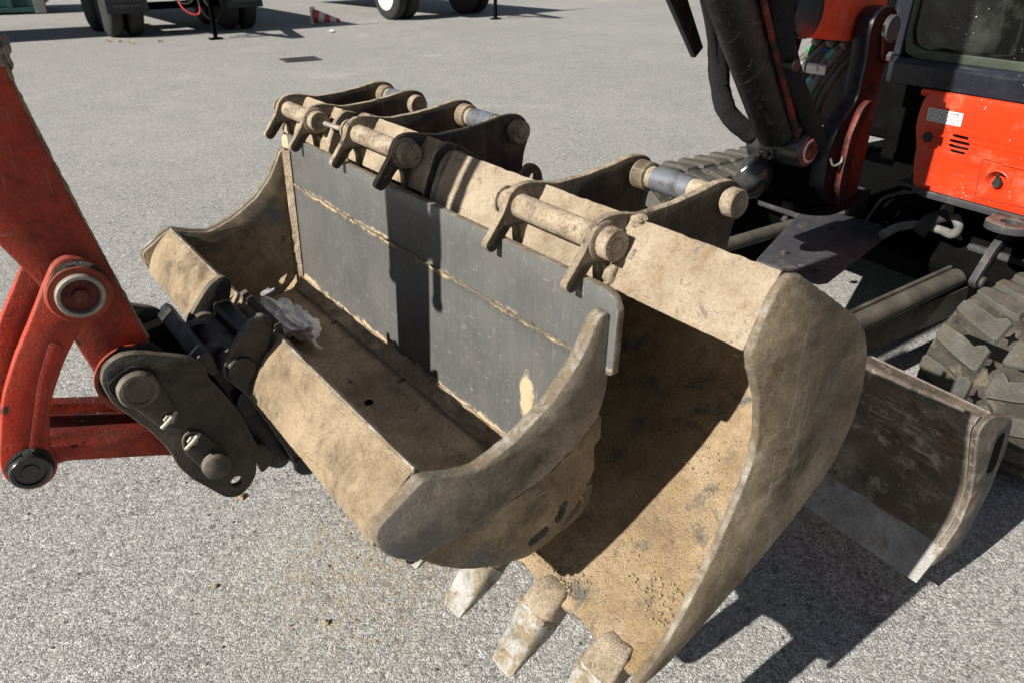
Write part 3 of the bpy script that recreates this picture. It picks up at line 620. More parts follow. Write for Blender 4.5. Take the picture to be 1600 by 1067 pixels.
# --- stick
STICK = [(-.590, .93), (-.598, .97), (-.637, 1.171), (-.663, 1.30), (-.684, 1.419), (-.70, 1.53), (-.75, 1.9), (-.83, 2.35), (-.90, 2.62), (-.98, 2.66), (-1.06, 2.60), (-1.04, 2.2), (-.96, 1.78), (-.885, 1.48), (-.777, 1.216), (-.743, 1.139), (-.703, .945), (-.698, .90), (-.672, .872), (-.635, .868), (-.602, .89)]
st = uw('stick', plate(rounded(STICK, .02, .02), .62, .775, bevel=.006), ['red', 'redd'])
def boss(name, c, w0, prof, mat, par=None, n=36, jit=0): return uw(name, MB().lathe((c[0], w0, c[1]), (0, -1, 0), prof, n, jit=jit), mat, par, smooth=True)
boss('stick_boss', (-.645, .925), .6195, [(0, .066), (.024, .066), (.026, .062)], 'red', st)
boss('grease_ring', (-.640, .938), .597, [(0, .060), (.006, .064), (.008, .058)], 'grease', st, jit=.007)
crust = MB().tube([(-.700, .627, 1.55), (-.688, .626, 1.44), (-.664, .626, 1.30), (-.640, .626, 1.17), (-.618, .626, 1.06), (-.603, .626, .99)], lambda t: .0042 + .0024 * noise.noise(Vector((t * 30, 3, 0))) + .0012 * noise.noise(Vector((t * 90, 1, 0))), 8, rings=40)
uw('dirt_crust', crust, 'brown', st, smooth=True)
uw('dirt_crust', lump((-.694, .64, 1.50), (.014, .022, .03), 5, 3, .6, 2.5), 'brown', st)
# --- tipping links
LINK = [(-.694, 1.186), (-.663, 1.172), (-.646, 1.145), (-.645, 1.110), (-.660, 1.085), (-.699, 1.063), (-.743, 1.006), (-.782, .938), (-.806, .86), (-.806, .80), (-.824, .779), (-.848, .772), (-.874, .785), (-.888, .815), (-.886, .85), (-.870, .90), (-.848, .966), (-.813, 1.03), (-.766, 1.10), (-.735, 1.15), (-.715, 1.178)]
INLAY = [(-.755, 1.05), (-.79, .985), (-.825, .895), (-.84, .855), (-.826, .848), (-.805, .90), (-.775, .975), (-.735, 1.035)]
for a, b in ((.590, .613), (.780, .803)):
    lk = uw('tipping_link', plate(rounded(LINK, .02, .008, .0004), a, b, bevel=.005), ['red', 'red'])
    if a < .7:
        uw('link_rib', plate(rounded(INLAY, .012, .008), a - .0025, a + .001, bevel=.001), ['red', 'redd'], lk)
        boss('link_boss', (-.692, 1.120), a - .0004, [(0, .052), (.006, .051), (.0085, .048)], 'red', lk)
        boss('grease_ring', (-.690, 1.130), a - .003, [(0, .047), (.003, .048), (.004, .043)], 'grease', lk, jit=.003)
        boss('pin_ring', (-.692, 1.120), a - .006, [(0, .038), (.012, .038), (.014, .036), (.0142, .031), (.004, .029), (.0035, .001)], 'pale', lk)
        boss('pin_face', (-.692, 1.120), a - .009, [(0, .029), (.002, .029)], 'redd', lk)
        uw('hex_bolt', MB().lathe((-.692, a - .011, 1.120), (0, -1, 0), [(0, .014), (.007, .014), (.009, .011)], 6), 'redd', lk)
        boss('grease_ring', (-.846, .826), a - .0004, [(0, .037), (.004, .037), (.006, .033)], 'grease', lk, jit=.004)
        boss('pin_cap', (-.848, .821), a - .002, [(0, .033), (.012, .033), (.015, .031), (.0152, .025), (.010, .0235), (.0095, .015), (.012, .014), (.0122, .001)], 'plastic', lk)
uw('link_pin', MB().lathe((-.848, .60, .82), (0, 1, 0), [(0, .024), (.195, .024)], 20), 'black', smooth=True)
uw('link_pin', MB().lathe((-.692, .60, 1.12), (0, 1, 0), [(0, .03), (.195, .03)], 20), 'redd', smooth=True)
# --- push link between tipping link and coupler
HB = [(-.86, .858), (-.80, .856), (-.641, .802), (-.54, .75), (-.515, .71), (-.53, .68), (-.56, .678), (-.62, .728), (-.80, .797), (-.85, .78), (-.885, .81)]
for a, b in ((.6165, .650), (.745, .7765)):
    uw('push_link', plate(rounded(HB, .02, .01), a, b, bevel=.004), ['red', 'redd'])
uw('push_link_web', MB().prism([(-.80, .835), (-.63, .775), (-.60, .74), (-.63, .755), (-.80, .815)], lambda p, t: (p[0], t, p[1]), .6505, .7445), 'redd', bevel=.002)
uw('stick_lug', MB().box((-.715, .70, 1.0), (-.695, .725, 1.035)), 'redd', bevel=.003)
# --- quick coupler
CP = [(-.703, .955), (-.690, .984), (-.662, .997), (-.63, .992), (-.553, .956), (-.532, .94), (-.524, .916), (-.524, .895), (-.509, .87), (-.478, .793), (-.461, .712), (-.451, .685), (-.468, .668), (-.472, .642), (-.487, .617), (-.517, .597), (-.545, .609), (-.597, .684), (-.616, .721), (-.626, .773), (-.646, .823), (-.695, .908)]
cp = uw('quick_coupler', plate([rounded(CP, .014, .008, .0005), circle((-.5155, .6385), .0125)], .570, .589, bevel=.003), ['coupler', 'couprim'])
uw('coupler_plate', plate([rounded(CP, .014, .008, .0005), circle((-.5155, .6385), .0125)], .836, .855, bevel=.003), ['coupler', 'couprim'], cp)
HOOK = [(-.58, .90), (-.545, .925), (-.505, .93), (-.476, .935), (-.44, .88), (-.42, .80), (-.385, .66), (-.375, .605), (-.40, .585), (-.43, .60), (-.455, .66), (-.50, .76), (-.56, .86)]
for a, b in ((.622, .652), (.745, .775)):
    uw('coupler_hook', plate(rounded(HOOK, .016, .01), a, b, bevel=.003), ['black', 'couprim'], cp)
uw('coupler_body', MB().prism([(-.60, .92), (-.54, .93), (-.50, .86), (-.46, .73), (-.47, .68), (-.53, .72)], lambda p, t: (p[0], t, p[1]), .5895, .8355), 'dark', cp, bevel=.003)  # blackened in colour to hold the shade of the recess
uw('coupler_bar', MB().prism([(-.545, .935), (-.52, .955), (-.508, .945), (-.50, .90), (-.515, .895)], lambda p, t: (p[0], t, p[1]), .578, .848), 'black', cp, bevel=.004)
uw('coupler_cylinder', MB().lathe((-.445, .6, .80), (0, 1, 0), [(0, .03), (.2, .03)], 20), 'black', cp, smooth=True)
uw('coupler_step', plate(rounded([(-.475, .70), (-.44, .69), (-.425, .655), (-.437, .63), (-.458, .618), (-.462, .65)], .01), .590, .66), ['coupler', 'couprim'], cp)
# locking plates and pins on the near face of the coupler
uw('pin_lock_plate', plate([rounded([(-.690, .935), (-.672, .962), (-.640, .968), (-.617, .95), (-.600, .87), (-.597, .845), (-.612, .823), (-.63, .83)], .016), circle((-.612, .845), .016)], .562, .5697), ['coupler', 'couprim'], cp)
uw('pin_lock_plate', plate([rounded([(-.598, .795), (-.580, .803), (-.562, .792), (-.524, .72), (-.528, .69), (-.548, .676), (-.568, .686), (-.603, .765)], .016), circle((-.581, .781), .0135)], .562, .5697), ['coupler', 'couprim'], cp)
boss('coupler_pin', (-.650, .930), .5615, [(0, .036), (.014, .036), (.018, .033), (.0185, .026), (.0185, .026), (.016, .024), (.0155, .001)], 'couprim', cp, jit=.0008)
boss('grease_ring', (-.652, .934), .5618, [(0, .041), (.004, .040)], 'grease', cp, jit=.006)
boss('coupler_pin', (-.551, .709), .5615, [(0, .028), (.015, .028), (.018, .024), (.0182, .001)], 'couprim', cp, jit=.0008)
for c_ in ((-.612, .845), (-.581, .781)):
    uw('lock_bolt', MB().lathe((c_[0], .5697, c_[1] - .001), (0, -1, 0), [(0, .0115), (.008, .012), (.011, .010)], 6), 'pale', cp)
    uw('split_pin', MB().tube([(c_[0] - .017, .5585, c_[1] - .013), (c_[0], .557, c_[1]), (c_[0] + .015, .5585, c_[1] + .013)], .0042, 8), 'pale', cp, smooth=True)
# --- bucket cylinder and hoses at the back of the stick (run up out of the picture)
uw('bucket_cylinder_rod', MB().lathe((-.875, .712, .84), (-.10, 0, 1), [(0, .024), (.75, .024)], 20), 'chrome', smooth=True)
uw('bucket_cylinder', MB().lathe((-.945, .712, 1.55), (-.10, 0, 1), [(0, .055), (.9, .055)], 24), 'red', smooth=True)
for a in (.590, .795):
    uw('hydraulic_pipe', MB().tube([(-1.02, a, 1.60), (-1.025, a, 1.7), (-1.06, a, 2.0), (-1.10, a, 2.4)], lambda t: .018 if t > .1 else .023, 10), 'black', smooth=True)
    uw('pipe_bracket', MB().box((-1.08, a - .02, 1.76), (-.95, a + .02, 1.80)), 'black')
uw('hose_bundle', MB().tube([(-.99, .60, 1.75), (-1.0, .67, 1.73), (-1.0, .73, 1.74), (-.99, .775, 1.78)], .045, 10), 'sleeve', smooth=True)
# --- boom, from the swing post up over the buckets to the stick
BOOM = [(1.33, 1.49), (1.352, 1.407), (1.447, 1.373), (1.635, 1.351), (1.80, 1.335), (1.87, 1.36), (1.90, 1.41), (1.88, 1.47), (1.80, 1.75), (1.60, 2.45), (1.36, 2.80), (.9, 2.97), (-.85, 2.74), (-.98, 2.68), (-1.0, 2.58), (-.9, 2.50), (.7, 2.52), (1.02, 2.42), (1.22, 2.15)]
bo = uw('boom', plate(rounded(BOOM, .03, .05), .655, .855, bevel=.006), ['orange', 'orange'])
uw('boom_root_boss', MB().lathe((1.40, .654, 1.45), (0, -1, 0), [(0, .075), (.018, .075), (.022, .068)], 30), 'navy', bo, smooth=True)
# --- boom cylinder
cy = uw('boom_cylinder', MB().lathe((1.500, .735, 1.055), Vector((-.42, 0, .52)), [(0, .05), (.01, .07), (.05, .074), (1.1, .074), (1.11, .06)], 30), 'black', smooth=True)
uw('cylinder_foot', MB().lathe((1.536, .845, 1.012), (0, -1, 0), [(0, .058), (.003, .063), (.205, .063), (.215, .055)], 30), 'plastic', cy, smooth=True)
uw('foot_pin', MB().lathe((1.536, .632, 1.012), (0, -1, 0), [(0, .032), (.012, .032), (.014, .029)], 24), 'redd', cy, smooth=True)
uw('pin_ring', MB().lathe((1.536, .6315, 1.012), (0, -1, 0), [(0, .042), (.008, .042), (.0085, .035)], 24), 'zinc', cy, smooth=True)
uw('grease_nipple', MB().lathe((1.49, .74, .985), (-1, 0, .1), [(0, .018), (.02, .018), (.022, .011), (.045, .011)], 14), 'plastic', cy, smooth=True)
uw('cylinder_clamp', MB().lathe((1.31, .66, 1.31), (0, -1, 0), [(-.02, .012), (.055, .012), (.056, .017), (.07, .017)], 12), 'black', cy, smooth=True)
uw('cylinder_pipe', MB().tube([(1.10, .655, 1.62), (1.27, .65, 1.36), (1.42, .65, 1.15), (1.50, .66, 1.05)], .011, 10), 'redd', cy, smooth=True)
uw('cylinder_guard', plate(rounded([(1.06, 1.62), (1.015, 1.55), (1.22, 1.305), (1.255, 1.335)], .004), .905, .925), ['black', 'black'], cy)
uw('hydraulic_hose', MB().tube([(1.20, .655, 1.60), (1.29, .645, 1.40), (1.40, .64, 1.24), (1.53, .64, 1.10), (1.62, .64, 1.0)], .032, 14), 'sleeve', smooth=True)
uw('hydraulic_hose', MB().tube([(1.22, .65, 1.60), (1.26, .65, 1.47), (1.29, .645, 1.40)], .040, 14), 'sleeve', smooth=True)
uw('hydraulic_hose', MB().tube([(1.24, .86, 1.50), (1.30, .885, 1.34), (1.35, .89, 1.2), (1.385, .875, 1.12), (1.45, .85, 1.06), (1.5, .83, 1.03)], lambda t: .034 + .006 * noise.noise(Vector((t * 14, 2, 0))), 14), 'sleeve', smooth=True)
uw('hydraulic_hose', MB().tube([(1.12, .87, 1.60), (1.22, .875, 1.44), (1.29, .88, 1.30), (1.34, .87, 1.22)], .016, 10), 'sleeve', smooth=True)
# --- swing post: black casting with red side plate
CHK = [(1.695, 1.425), (1.740, 1.455), (1.80, 1.455), (1.845, 1.425), (1.855, 1.37), (1.835, 1.29), (1.825, 1.20), (1.84, 1.10), (1.84, .80), (1.66, .80), (1.60, .86), (1.585, 1.0), (1.61, 1.08), (1.70, 1.17), (1.70, 1.30), (1.685, 1.38)]
CHK2 = [(1.76, 1.425), (1.80, 1.455), (1.845, 1.425), (1.855, 1.37), (1.835, 1.29), (1.825, 1.20), (1.84, 1.10), (1.84, .96), (1.77, .96), (1.76, 1.10), (1.75, 1.30)]
for a, b, oc in ((.925, .975, CHK2), (.585, .648, CHK)):
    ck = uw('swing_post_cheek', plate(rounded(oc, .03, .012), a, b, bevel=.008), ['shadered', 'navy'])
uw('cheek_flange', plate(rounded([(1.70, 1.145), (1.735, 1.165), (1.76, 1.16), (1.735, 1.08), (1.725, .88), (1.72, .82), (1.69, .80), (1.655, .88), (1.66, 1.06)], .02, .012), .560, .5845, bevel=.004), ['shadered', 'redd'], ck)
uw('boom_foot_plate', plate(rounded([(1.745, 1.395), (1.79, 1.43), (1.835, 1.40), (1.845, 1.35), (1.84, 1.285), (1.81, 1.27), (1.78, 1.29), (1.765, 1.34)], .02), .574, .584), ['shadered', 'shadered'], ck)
uw('boom_foot_pin', MB().lathe((1.795, .5838, 1.385), (0, -1, 0), [(0, .044), (.012, .044), (.016, .041), (.0162, .036), (.014, .001)], 30), 'guard', ck, smooth=True)
uw('lock_bolt', MB().lathe((1.812, .5735, 1.298), (0, -1, 0), [(0, .016), (.012, .016), (.014, .013)], 6), 'guard', ck)
uw('swing_casting', MB().prism([(1.60, .80), (1.88, .80), (1.88, .95), (1.64, .95), (1.60, .90)], lambda p, t: (p[0], t, p[1]), .60, .91), 'dark', bevel=.02)
uw('swing_base', plate(rounded([(1.60, .64), (1.66, .58), (1.84, .58), (1.95, .60), (1.95, .93), (1.62, .93)], .04, .02), .765, .80, axis='z'), ['dark', 'dark'])
uw('lamp_cover', lump((1.485, .80, .895), (.085, .055, .085), 12, 4, .18, .9), 'plastic', smooth=True)
uw('wire_clip', MB().tube([(1.60, .585, .985), (1.61, .575, .96), (1.645, .57, .965), (1.65, .57, .985)], .004, 8), 'pale', smooth=True)
# --- hoses clamped in front of the house
rnd = random.Random(3)
for i, (lw, tape) in enumerate(((.882, 'tgreen'), (.852, None), (.822, 'tblue'), (.795, 'tteal'), (.768, None), (.738, None), (.71, None))):
    j = lambda: rnd.uniform(-.008, .008)
    P = [(1.93, lw - .07, 1.40 + j()), (1.86, lw - .055, 1.36 + j()), (1.80, lw - .035, 1.30), (1.765, lw, 1.238), (1.735, lw + .022 + j(), 1.15), (1.70, lw + .02 + j(), 1.04), (1.66, lw, .95)]
    h = uw('hydraulic_line', MB().tube(P, .0115 if i % 2 else .0135, 10), 'hose' if i in (1, 3, 4) else 'arm', smooth=True)
    if tape: uw('tape_band', MB().tube([tuple(Vector(P[2]).lerp(Vector(P[3]), .05)), tuple(Vector(P[2]).lerp(Vector(P[3]), .48))], .0155, 10), tape, h, smooth=True)
    if i == 3: uw('tape_band', MB().tube([tuple(Vector(P[3]).lerp(Vector(P[4]), .4)), tuple(Vector(P[3]).lerp(Vector(P[4]), .9))], .0155, 10), 'tteal', h, smooth=True)
    if i in (0, 2, 4): uw('hose_fitting', MB().lathe(Vector(P[2]) + Vector((-.01, 0, .012)), Vector(P[1]) - Vector(P[2]), [(0, .012), (.004, .017), (.022, .017), (.026, .012)], 6), 'pale', h)
for a, b in ((.836, .897), (.752, .830)):
    k_ = uw('hose_clamp', MB().prism([(1.745, 1.220), (1.748, 1.222), (1.752, 1.250), (1.775, 1.254), (1.775, 1.258), (1.749, 1.255), (1.745, 1.248)], lambda p, t: (p[0], t, p[1]), a, b), 'zinc', bevel=.0015)
    uw('clamp_bolt', MB().lathe((1.748, (a + b) / 2, 1.237), (-1, 0, .1), [(0, .009), (.008, .009)], 6), 'zinc', k_)
# --- house, front panel, cab
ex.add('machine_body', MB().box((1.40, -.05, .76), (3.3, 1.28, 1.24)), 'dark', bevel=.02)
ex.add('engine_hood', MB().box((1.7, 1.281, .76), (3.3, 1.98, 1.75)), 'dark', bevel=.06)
ex.add('turntable', MB().lathe((2.3, 1.15, .56), (0, 0, 1), [(0, .5), (.2, .5)], 40), 'dark', smooth=True)
ex.add('body_floor', MB().box((1.22, -.1, .722), (1.6, 1.06, .738)), 'guard', bevel=.003)
PAN = [(-.12, .746), (.967, .746), (.978, .80), (.990, .85), (.992, .90), (1.006, .94), (1.018, .98), (1.020, 1.04), (1.012, 1.09), (.99, 1.112), (.95, 1.118), (-.12, 1.112)]
def ps(y, z, dy): return slot((y - dy, z), (y + dy, z + .001), .0062)
holes = [ps(.833, .972, .026), ps(.831, .9515, .034), ps(.830, .9335, .034), ps(.828, .9155, .024)]
fp = ex.add('front_panel', plate([rounded(PAN, .03, .02)] + holes + [circle((.6575, .836), .043, 32)], 1.185, 1.20, axis='u', bevel=.0012), ['orange', 'orange'])
ex.add('panel_edge', MB().tube([(1.20, -.12, 1.108), (1.20, .94, 1.11), (1.207, .995, 1.098), (1.21, 1.012, 1.05), (1.21, 1.010, .98), (1.21, .982, .89), (1.21, .962, .76)], .013, 10), 'orange', fp, smooth=True)
ex.add('panel_backing', MB().box((1.225, .2, .85), (1.235, .95, 1.0)), 'iron', fp)
ex.add('lock_bowl', MB().lathe((1.190, .6575, .836), (1, 0, 0), [(-.0055, .0475), (-.0075, .0445), (-.004, .041), (.008, .036), (.024, .027), (.028, .002)], 32, caps=False), 'orange', fp, smooth=True)
ex.add('key_lock', MB().lathe((1.207, .6575, .832), (-1, 0, 0), [(0, .017), (.012, .017), (.016, .014)], 20), 'black', fp, smooth=True)
ex.add('key_flap', MB().prism([(-.011, .0), (.011, .0), (.006, .026), (0, .032), (-.006, .026)], lambda p, t: (t, .6575 + p[0], .838 + p[1]), 1.187, 1.191), 'black', fp)
groove = MB()
for a, b in (((.728, .912), (.714, .768)), ((.714, .768), (.50, .775)), ((.728, .912), (.50, .905))):
    d = Vector((b[0] - a[0], b[1] - a[1])).normalized(); nn = Vector((-d.y, d.x)) * .0013; q = [Vector(a) - nn, Vector(b) - nn, Vector(b) + nn, Vector(a) + nn]
    groove.prism([tuple(x) for x in q], lambda p, t: (t, p[0], p[1]), 1.1838, 1.1846)
ex.add('hatch_seam', groove, 'redd', fp)
ex.add('hatch_lip', MB().box((1.179, .50, .906), (1.1846, .655, .912)), 'orange', fp, bevel=.002)
ex.add('panel_knob', MB().lathe((1.185, .958, .948), (-1, 0, 0), [(0, .021), (.004, .019), (.0045, .0115), (.012, .0115), (.014, .009)], 24), 'iron', fp, smooth=True)
# rating plate with its print
rp = ex.add('rating_plate', plate(rounded([(.982, 1.010), (.842, 1.010), (.845, 1.059), (.984, 1.059)], .003), 1.1825, 1.1845, axis='u', bevel=.0003), ['white', 'white'], fp)
txt = MB(); rnd = random.Random(5)
for r_ in range(6):
    z = 1.052 - r_ * .0072; y = .977
    while y > (.905 if r_ in (1, 2) else .856):
        L = rnd.uniform(.004, .016); txt.box((1.1821, y - L, z - .0012), (1.1824, y, z + .0012)); y -= L + rnd.uniform(.002, .006)
ex.add('print_lines', txt, 'ink', fp)
def text(body, size, name):
    cu = bpy.data.curves.new('t', 'FONT'); cu.body = body; cu.size = size; ob = bpy.data.objects.new('t', cu); C.objects.link(ob)
    me = bpy.data.meshes.new_from_object(ob.evaluated_get(bpy.context.evaluated_depsgraph_get())); bpy.data.objects.remove(ob); return me
me = text('CE', .019, 'ce')
for v in me.vertices: v.co = Vector((1.1819, .882 - v.co.x, 1.041 + v.co.y))
ex.add('print_mark', me, 'ink', fp)
# tow ring and bumper strip under the panel
ex.add('bumper_strip', plate(rounded([(1.17, -.12), (1.24, -.12), (1.24, .96), (1.20, .98), (1.17, .90)], .01, .03), .718, .744, axis='z'), ['guard', 'guard'])
ex.add('tow_ring', plate([rounded([(1.02, .54), (1.05, .60), (1.12, .605), (1.2, .63), (1.2, .40), (1.12, .44), (1.05, .46)], .05, .01), circle((1.105, .525), .036, 28)], .708, .738, axis='z', bevel=.004), ['bladebrown', 'guard'])
# cab: sill, posts, glass, seal, and what shows through the glass
cab = ex.add('cab_sill', MB().prism([(1.215, 1.122), (1.21, 1.20), (1.235, 1.222), (1.5, 1.222), (1.5, 1.122)], lambda p, t: (p[0], t, p[1]), -.1, 1.215), 'navy', bevel=.004)
ex.add('cab_post', MB().prism([(1.235, 1.2225), (1.235, 2.2), (1.31, 2.2), (1.31, 1.2225)], lambda p, t: (p[0], t, p[1]), 1.185, 1.262), 'navy', cab, bevel=.01)
GL = [(-.1, 1.24), (1.10, 1.244), (1.15, 1.262), (1.180, 1.31), (1.183, 1.37), (1.183, 2.15), (-.1, 2.15)]
SE = [(-.1, 1.2225), (1.12, 1.2225), (1.17, 1.24), (1.184, 1.29), (1.1845, 2.16), (1.166, 2.15), (1.164, 1.32), (1.145, 1.275), (1.10, 1.256), (-.1, 1.254)]
ex.add('window_seal', plate(rounded(SE, .01, .02), 1.236, 1.262, axis='u'), ['greengasket', 'greengasket'], cab)
ex.add('windscreen', plate(rounded([(-.1, 1.253), (1.10, 1.255), (1.145, 1.274), (1.164, 1.32), (1.164, 2.15), (-.1, 2.15)], .01, .03), 1.246, 1.251, axis='u', bevel=.0005), ['glass', 'glass'], cab)
ex.add('cab_floor', MB().box((1.27, -.1, 1.225), (2.6, 1.18, 1.235)), 'dark', cab)
ex.add('cab_back_wall', MB().box((2.6, -.1, 1.2), (2.65, 1.22, 2.2)), 'dark', cab)
ex.add('cab_roof', MB().box((1.2, -.1, 2.2), (2.65, 1.26, 2.26)), 'dark', cab)
ex.add('cab_side_wall', MB().box((1.312, 1.19, 1.236), (2.6, 1.22, 2.2)), 'dark', cab)
ex.add('control_lever', MB().tube([(1.75, .80, 1.235), (1.72, .80, 1.45), (1.66, .80, 1.62)], .018, 10), 'seat', cab, smooth=True)
ex.add('control_lever', MB().tube([(1.42, .70, 1.24), (1.42, .72, 1.36), (1.40, .70, 1.50)], .02, 10), 'seat', cab, smooth=True)
ex.add('pedal', MB().prism([(1.44, 1.30), (1.52, 1.33), (1.52, 1.34), (1.44, 1.31)], lambda p, t: (p[0], t, p[1]), .70, .82), 'seat', cab, bevel=.004)
ex.add('pedal', MB().prism([(1.44, 1.28), (1.52, 1.30), (1.52, 1.31), (1.44, 1.29)], lambda p, t: (p[0], t, p[1]), .97, 1.06), 'seat', cab, bevel=.004)
ex.add('driver_seat', MB().box((2.0, .35, 1.236), (2.45, .95, 1.65)), 'seat', cab, bevel=.05)
ex.add('wiper_post', MB().prism([(1.268, 1.26), (1.268, 2.2), (1.30, 2.2), (1.30, 1.26)], lambda p, t: (p[0], t + (p[1] - 1.26) * -.07, p[1]), .655, .70), 'seat', cab, bevel=.004)
# --- undercarriage
ex.add('track_frame', MB().box((.62, .10, .18), (2.9, .38, .48)), 'dark', bevel=.03)
ex.add('track_frame', MB().box((.62, 1.92, .18), (2.9, 2.2, .48)), 'dark', bevel=.03)
ex.add('car_body', MB().prism([(1.45, .25), (1.35, .40), (1.5, .56), (2.9, .56), (2.9, .25)], lambda p, t: (p[0], t, p[1]), .44, 1.84), 'dark', bevel=.03)
ex.add('car_body_flange', MB().box((1.30, 1.30, .40), (1.45, 1.83, .60)), 'guard', bevel=.01)
def belt(s, R=.285, fc=.84, rc=2.7):
    """point and outward normal on the track loop; s = 0 at the front, positive over the top"""
    q = math.pi / 2 * R
    if abs(s) <= q: a = math.pi - s / R; return Vector((fc + R * math.cos(a), R + .005 + R * math.sin(a))), Vector((math.cos(a), math.sin(a)))
    x = fc + abs(s) - q; return (Vector((x, 2 * R + .005)), Vector((0, 1))) if s > 0 else (Vector((x, .005)), Vector((0, -1)))
def track(l0, l1, skew):
    mb = MB(); SS = [(-1.9 + i * .04) for i in range(98)]; lm = (l0 + l1) / 2
    for lay in (0, 1):
        for s in SS:
            p, n_ = belt(s); p = p - n_ * (.05 if lay else .016)
            for l in (l0, lm - .03, lm + .03, l1): mb.v.append(Vector((p.x, l, p.y)))
    n = 4; o = len(SS) * n
    for j in range(len(SS) - 1):
        for k in range(n - 1):
            a = j * n + k; mb.face([a, a + 1, a + n + 1, a + n]); mb.face([o + a, o + a + n, o + a + n + 1, o + a + 1])
        for k in (0, n - 1): a = j * n + k; mb.face([a, a + n, o + a + n, o + a])
    t = ex.add('rubber_track', mb, 'rubber', smooth=True)
    for i in range(-10, 17):
        for side in (0, 1):
            s0 = i * .118 + (.059 if side else 0); e, c = (l1, lm + .022) if side else (l0, lm - .022)
            # lug outline (position across, offset along the belt): narrow at the outside, broad and stepped inside
            L = [(0, .0), (.04, -.012), (.5, -.044), (.94, -.066), (1, -.058), (1, .018), (.88, .030), (.80, .022), (.74, .010), (.45, .030), (.05, .046), (0, .036)]
            lo = MB()
            for h, g_ in ((-.024, 1.14), (.000, 1.0), (.004, .93)):
                for a, ds in L:
                    am = min(1, max(0, .5 + (a - .5) * (1.02 if h < 0 else (.98 if g_ > .95 else .94)))); dc = ds * g_
                    p, n_ = belt(s0 + dc * skew * (1 if True else 1)); p = p + n_ * h; lo.v.append(Vector((p.x, e + (c - e) * am, p.y)) + noise.noise_vector(Vector((p.x * 30, a * 9, p.y * 30 + i))) * .003)
            m_ = len(L)
            for r_ in (0, 1):
                for k in range(m_): lo.face([r_ * m_ + k, r_ * m_ + (k + 1) % m_, (r_ + 1) * m_ + (k + 1) % m_, (r_ + 1) * m_ + k])
            lo.face([2 * m_ + k for k in range(m_)])
            ex.add('track_lug', lo, 'lug', t, smooth=True)
        if -6 < i < 8:
            p, n_ = belt(i * .118 + .03); d_ = Vector((-n_.y, n_.x)); hm = MB(); st8 = []
            for k in range(8):
                a = math.pi / 4 * k + .2; rr_ = (.026, .011)[k % 2] * random.uniform(.8, 1.2); q = p - n_ * .0145 + d_ * rr_ * math.sin(a); st8.append(Vector((q.x, lm + rr_ * .8 * math.cos(a), q.y)))
            q = p - n_ * .020; hm.v = st8 + [x - Vector((n_.x, 0, n_.y)) * .006 for x in st8]
            hm.face(list(range(8))); [hm.face([k, (k + 1) % 8, 8 + (k + 1) % 8, 8 + k]) for k in range(8)]
            ex.add('sprocket_hole_shade', hm, 'dark', t)  # black inlay on the belt painting the shade inside an opening
track(.035, .435, 1); track(1.865, 2.265, -1)
for l in (.1, 1.93):
    ex.add('idler_wheel', MB().lathe((.84, l, .285), (0, 1, 0), [(0, .20), (.01, .225), (.27, .225), (.28, .20)], 36), 'iron', smooth=True)
# --- push arms, guards and the dozer blade
def beam(name, a, b, hw, z0, z1, mat):
    return ex.add(name, MB().prism([(-hw, 0), (-hw * .75, z1 - z0), (hw * .75, z1 - z0), (hw, 0)], lambda p, t: tuple(Vector(a).lerp(Vector(b), t) + Vector((0, p[0], z0 + p[1]))), 0, 1), mat, bevel=.012)
pa = ex.add('push_arm', MB().tube([(.06, .73, .325), (1.45, .775, .365)], .040, 20), 'arm', smooth=True)
ex.add('arm_plate', MB().box((.06, .73, .2), (1.42, .75, .325)), 'arm', pa)
ex.add('arm_rail', MB().tube([(.3, .775, .366), (1.43, .81, .40)], .009, 8), 'arm', pa, smooth=True)
pb = ex.add('push_arm', MB().tube([(.06, 1.60, .33), (1.5, 1.62, .345)], .035, 20), 'arm', smooth=True)
ex.add('arm_plate', MB().box((.2, 1.59, .17), (1.45, 1.61, .325)), 'dark', pb)
ex.add('arm_link', plate([rounded([(1.30, .39), (1.335, .35), (1.38, .375), (1.40, .43), (1.56, .62), (1.62, .70), (1.56, .70), (1.38, .52)], .02), circle((1.352, .385), .016)], .665, .695), ['guard', 'guard'])
ex.add('arm_link_pin', MB().lathe((1.352, .664, .385), (0, -1, 0), [(0, .024), (.012, .024), (.015, .02)], 20), 'iron', smooth=True)
ex.add('arm_hinge', MB().box((1.42, .50, .36), (1.62, .80, .50)), 'guard', bevel=.015)
gp = ex.add('cover_plate', plate(rounded([(.49, 1.135), (.505, 1.06), (.515, .86), (.56, .845), (1.21, 1.03), (1.30, 1.13), (1.26, 1.47), (1.16, 1.45)], .012, .02), .497, .507, axis='z'), ['guard', 'guard'])
for a, b in ((.64, 1.12), (.60, .93), (1.06, 1.21), (.98, 1.4)):
    ex.add('cover_bolt', MB().lathe((a, b, .507), (0, 0, 1), [(0, .02), (.003, .02), (.0035, .013), (.014, .013), (.017, .010)], 6), 'iron', gp)
ex.add('cover_ram', MB().lathe((.25, 1.16, .40), (1, -.02, .05), [(0, .05), (1.1, .05)], 20), 'dark', smooth=True)
ex.add('conduit', MB().tube([(1.146, 1.021, .52), (1.25, 1.013, .54), (1.328, .961, .55), (1.337, .88, .55), (1.325, .822, .553), (1.335, .81, .585), (1.36, .85, .615)], lambda t: .017 + .0022 * math.sin(t * 420), 12, rings=34), 'hose', smooth=True)
ex.add('pipe_elbow', MB().tube([(1.30, .95, .52), (1.33, .93, .58), (1.38, .90, .60)], .03, 12), 'iron', smooth=True)
ex.add('grey_valve', lump((1.42, .92, .60), (.03, .03, .045), 8, 3, .15), 'pale', smooth=True)
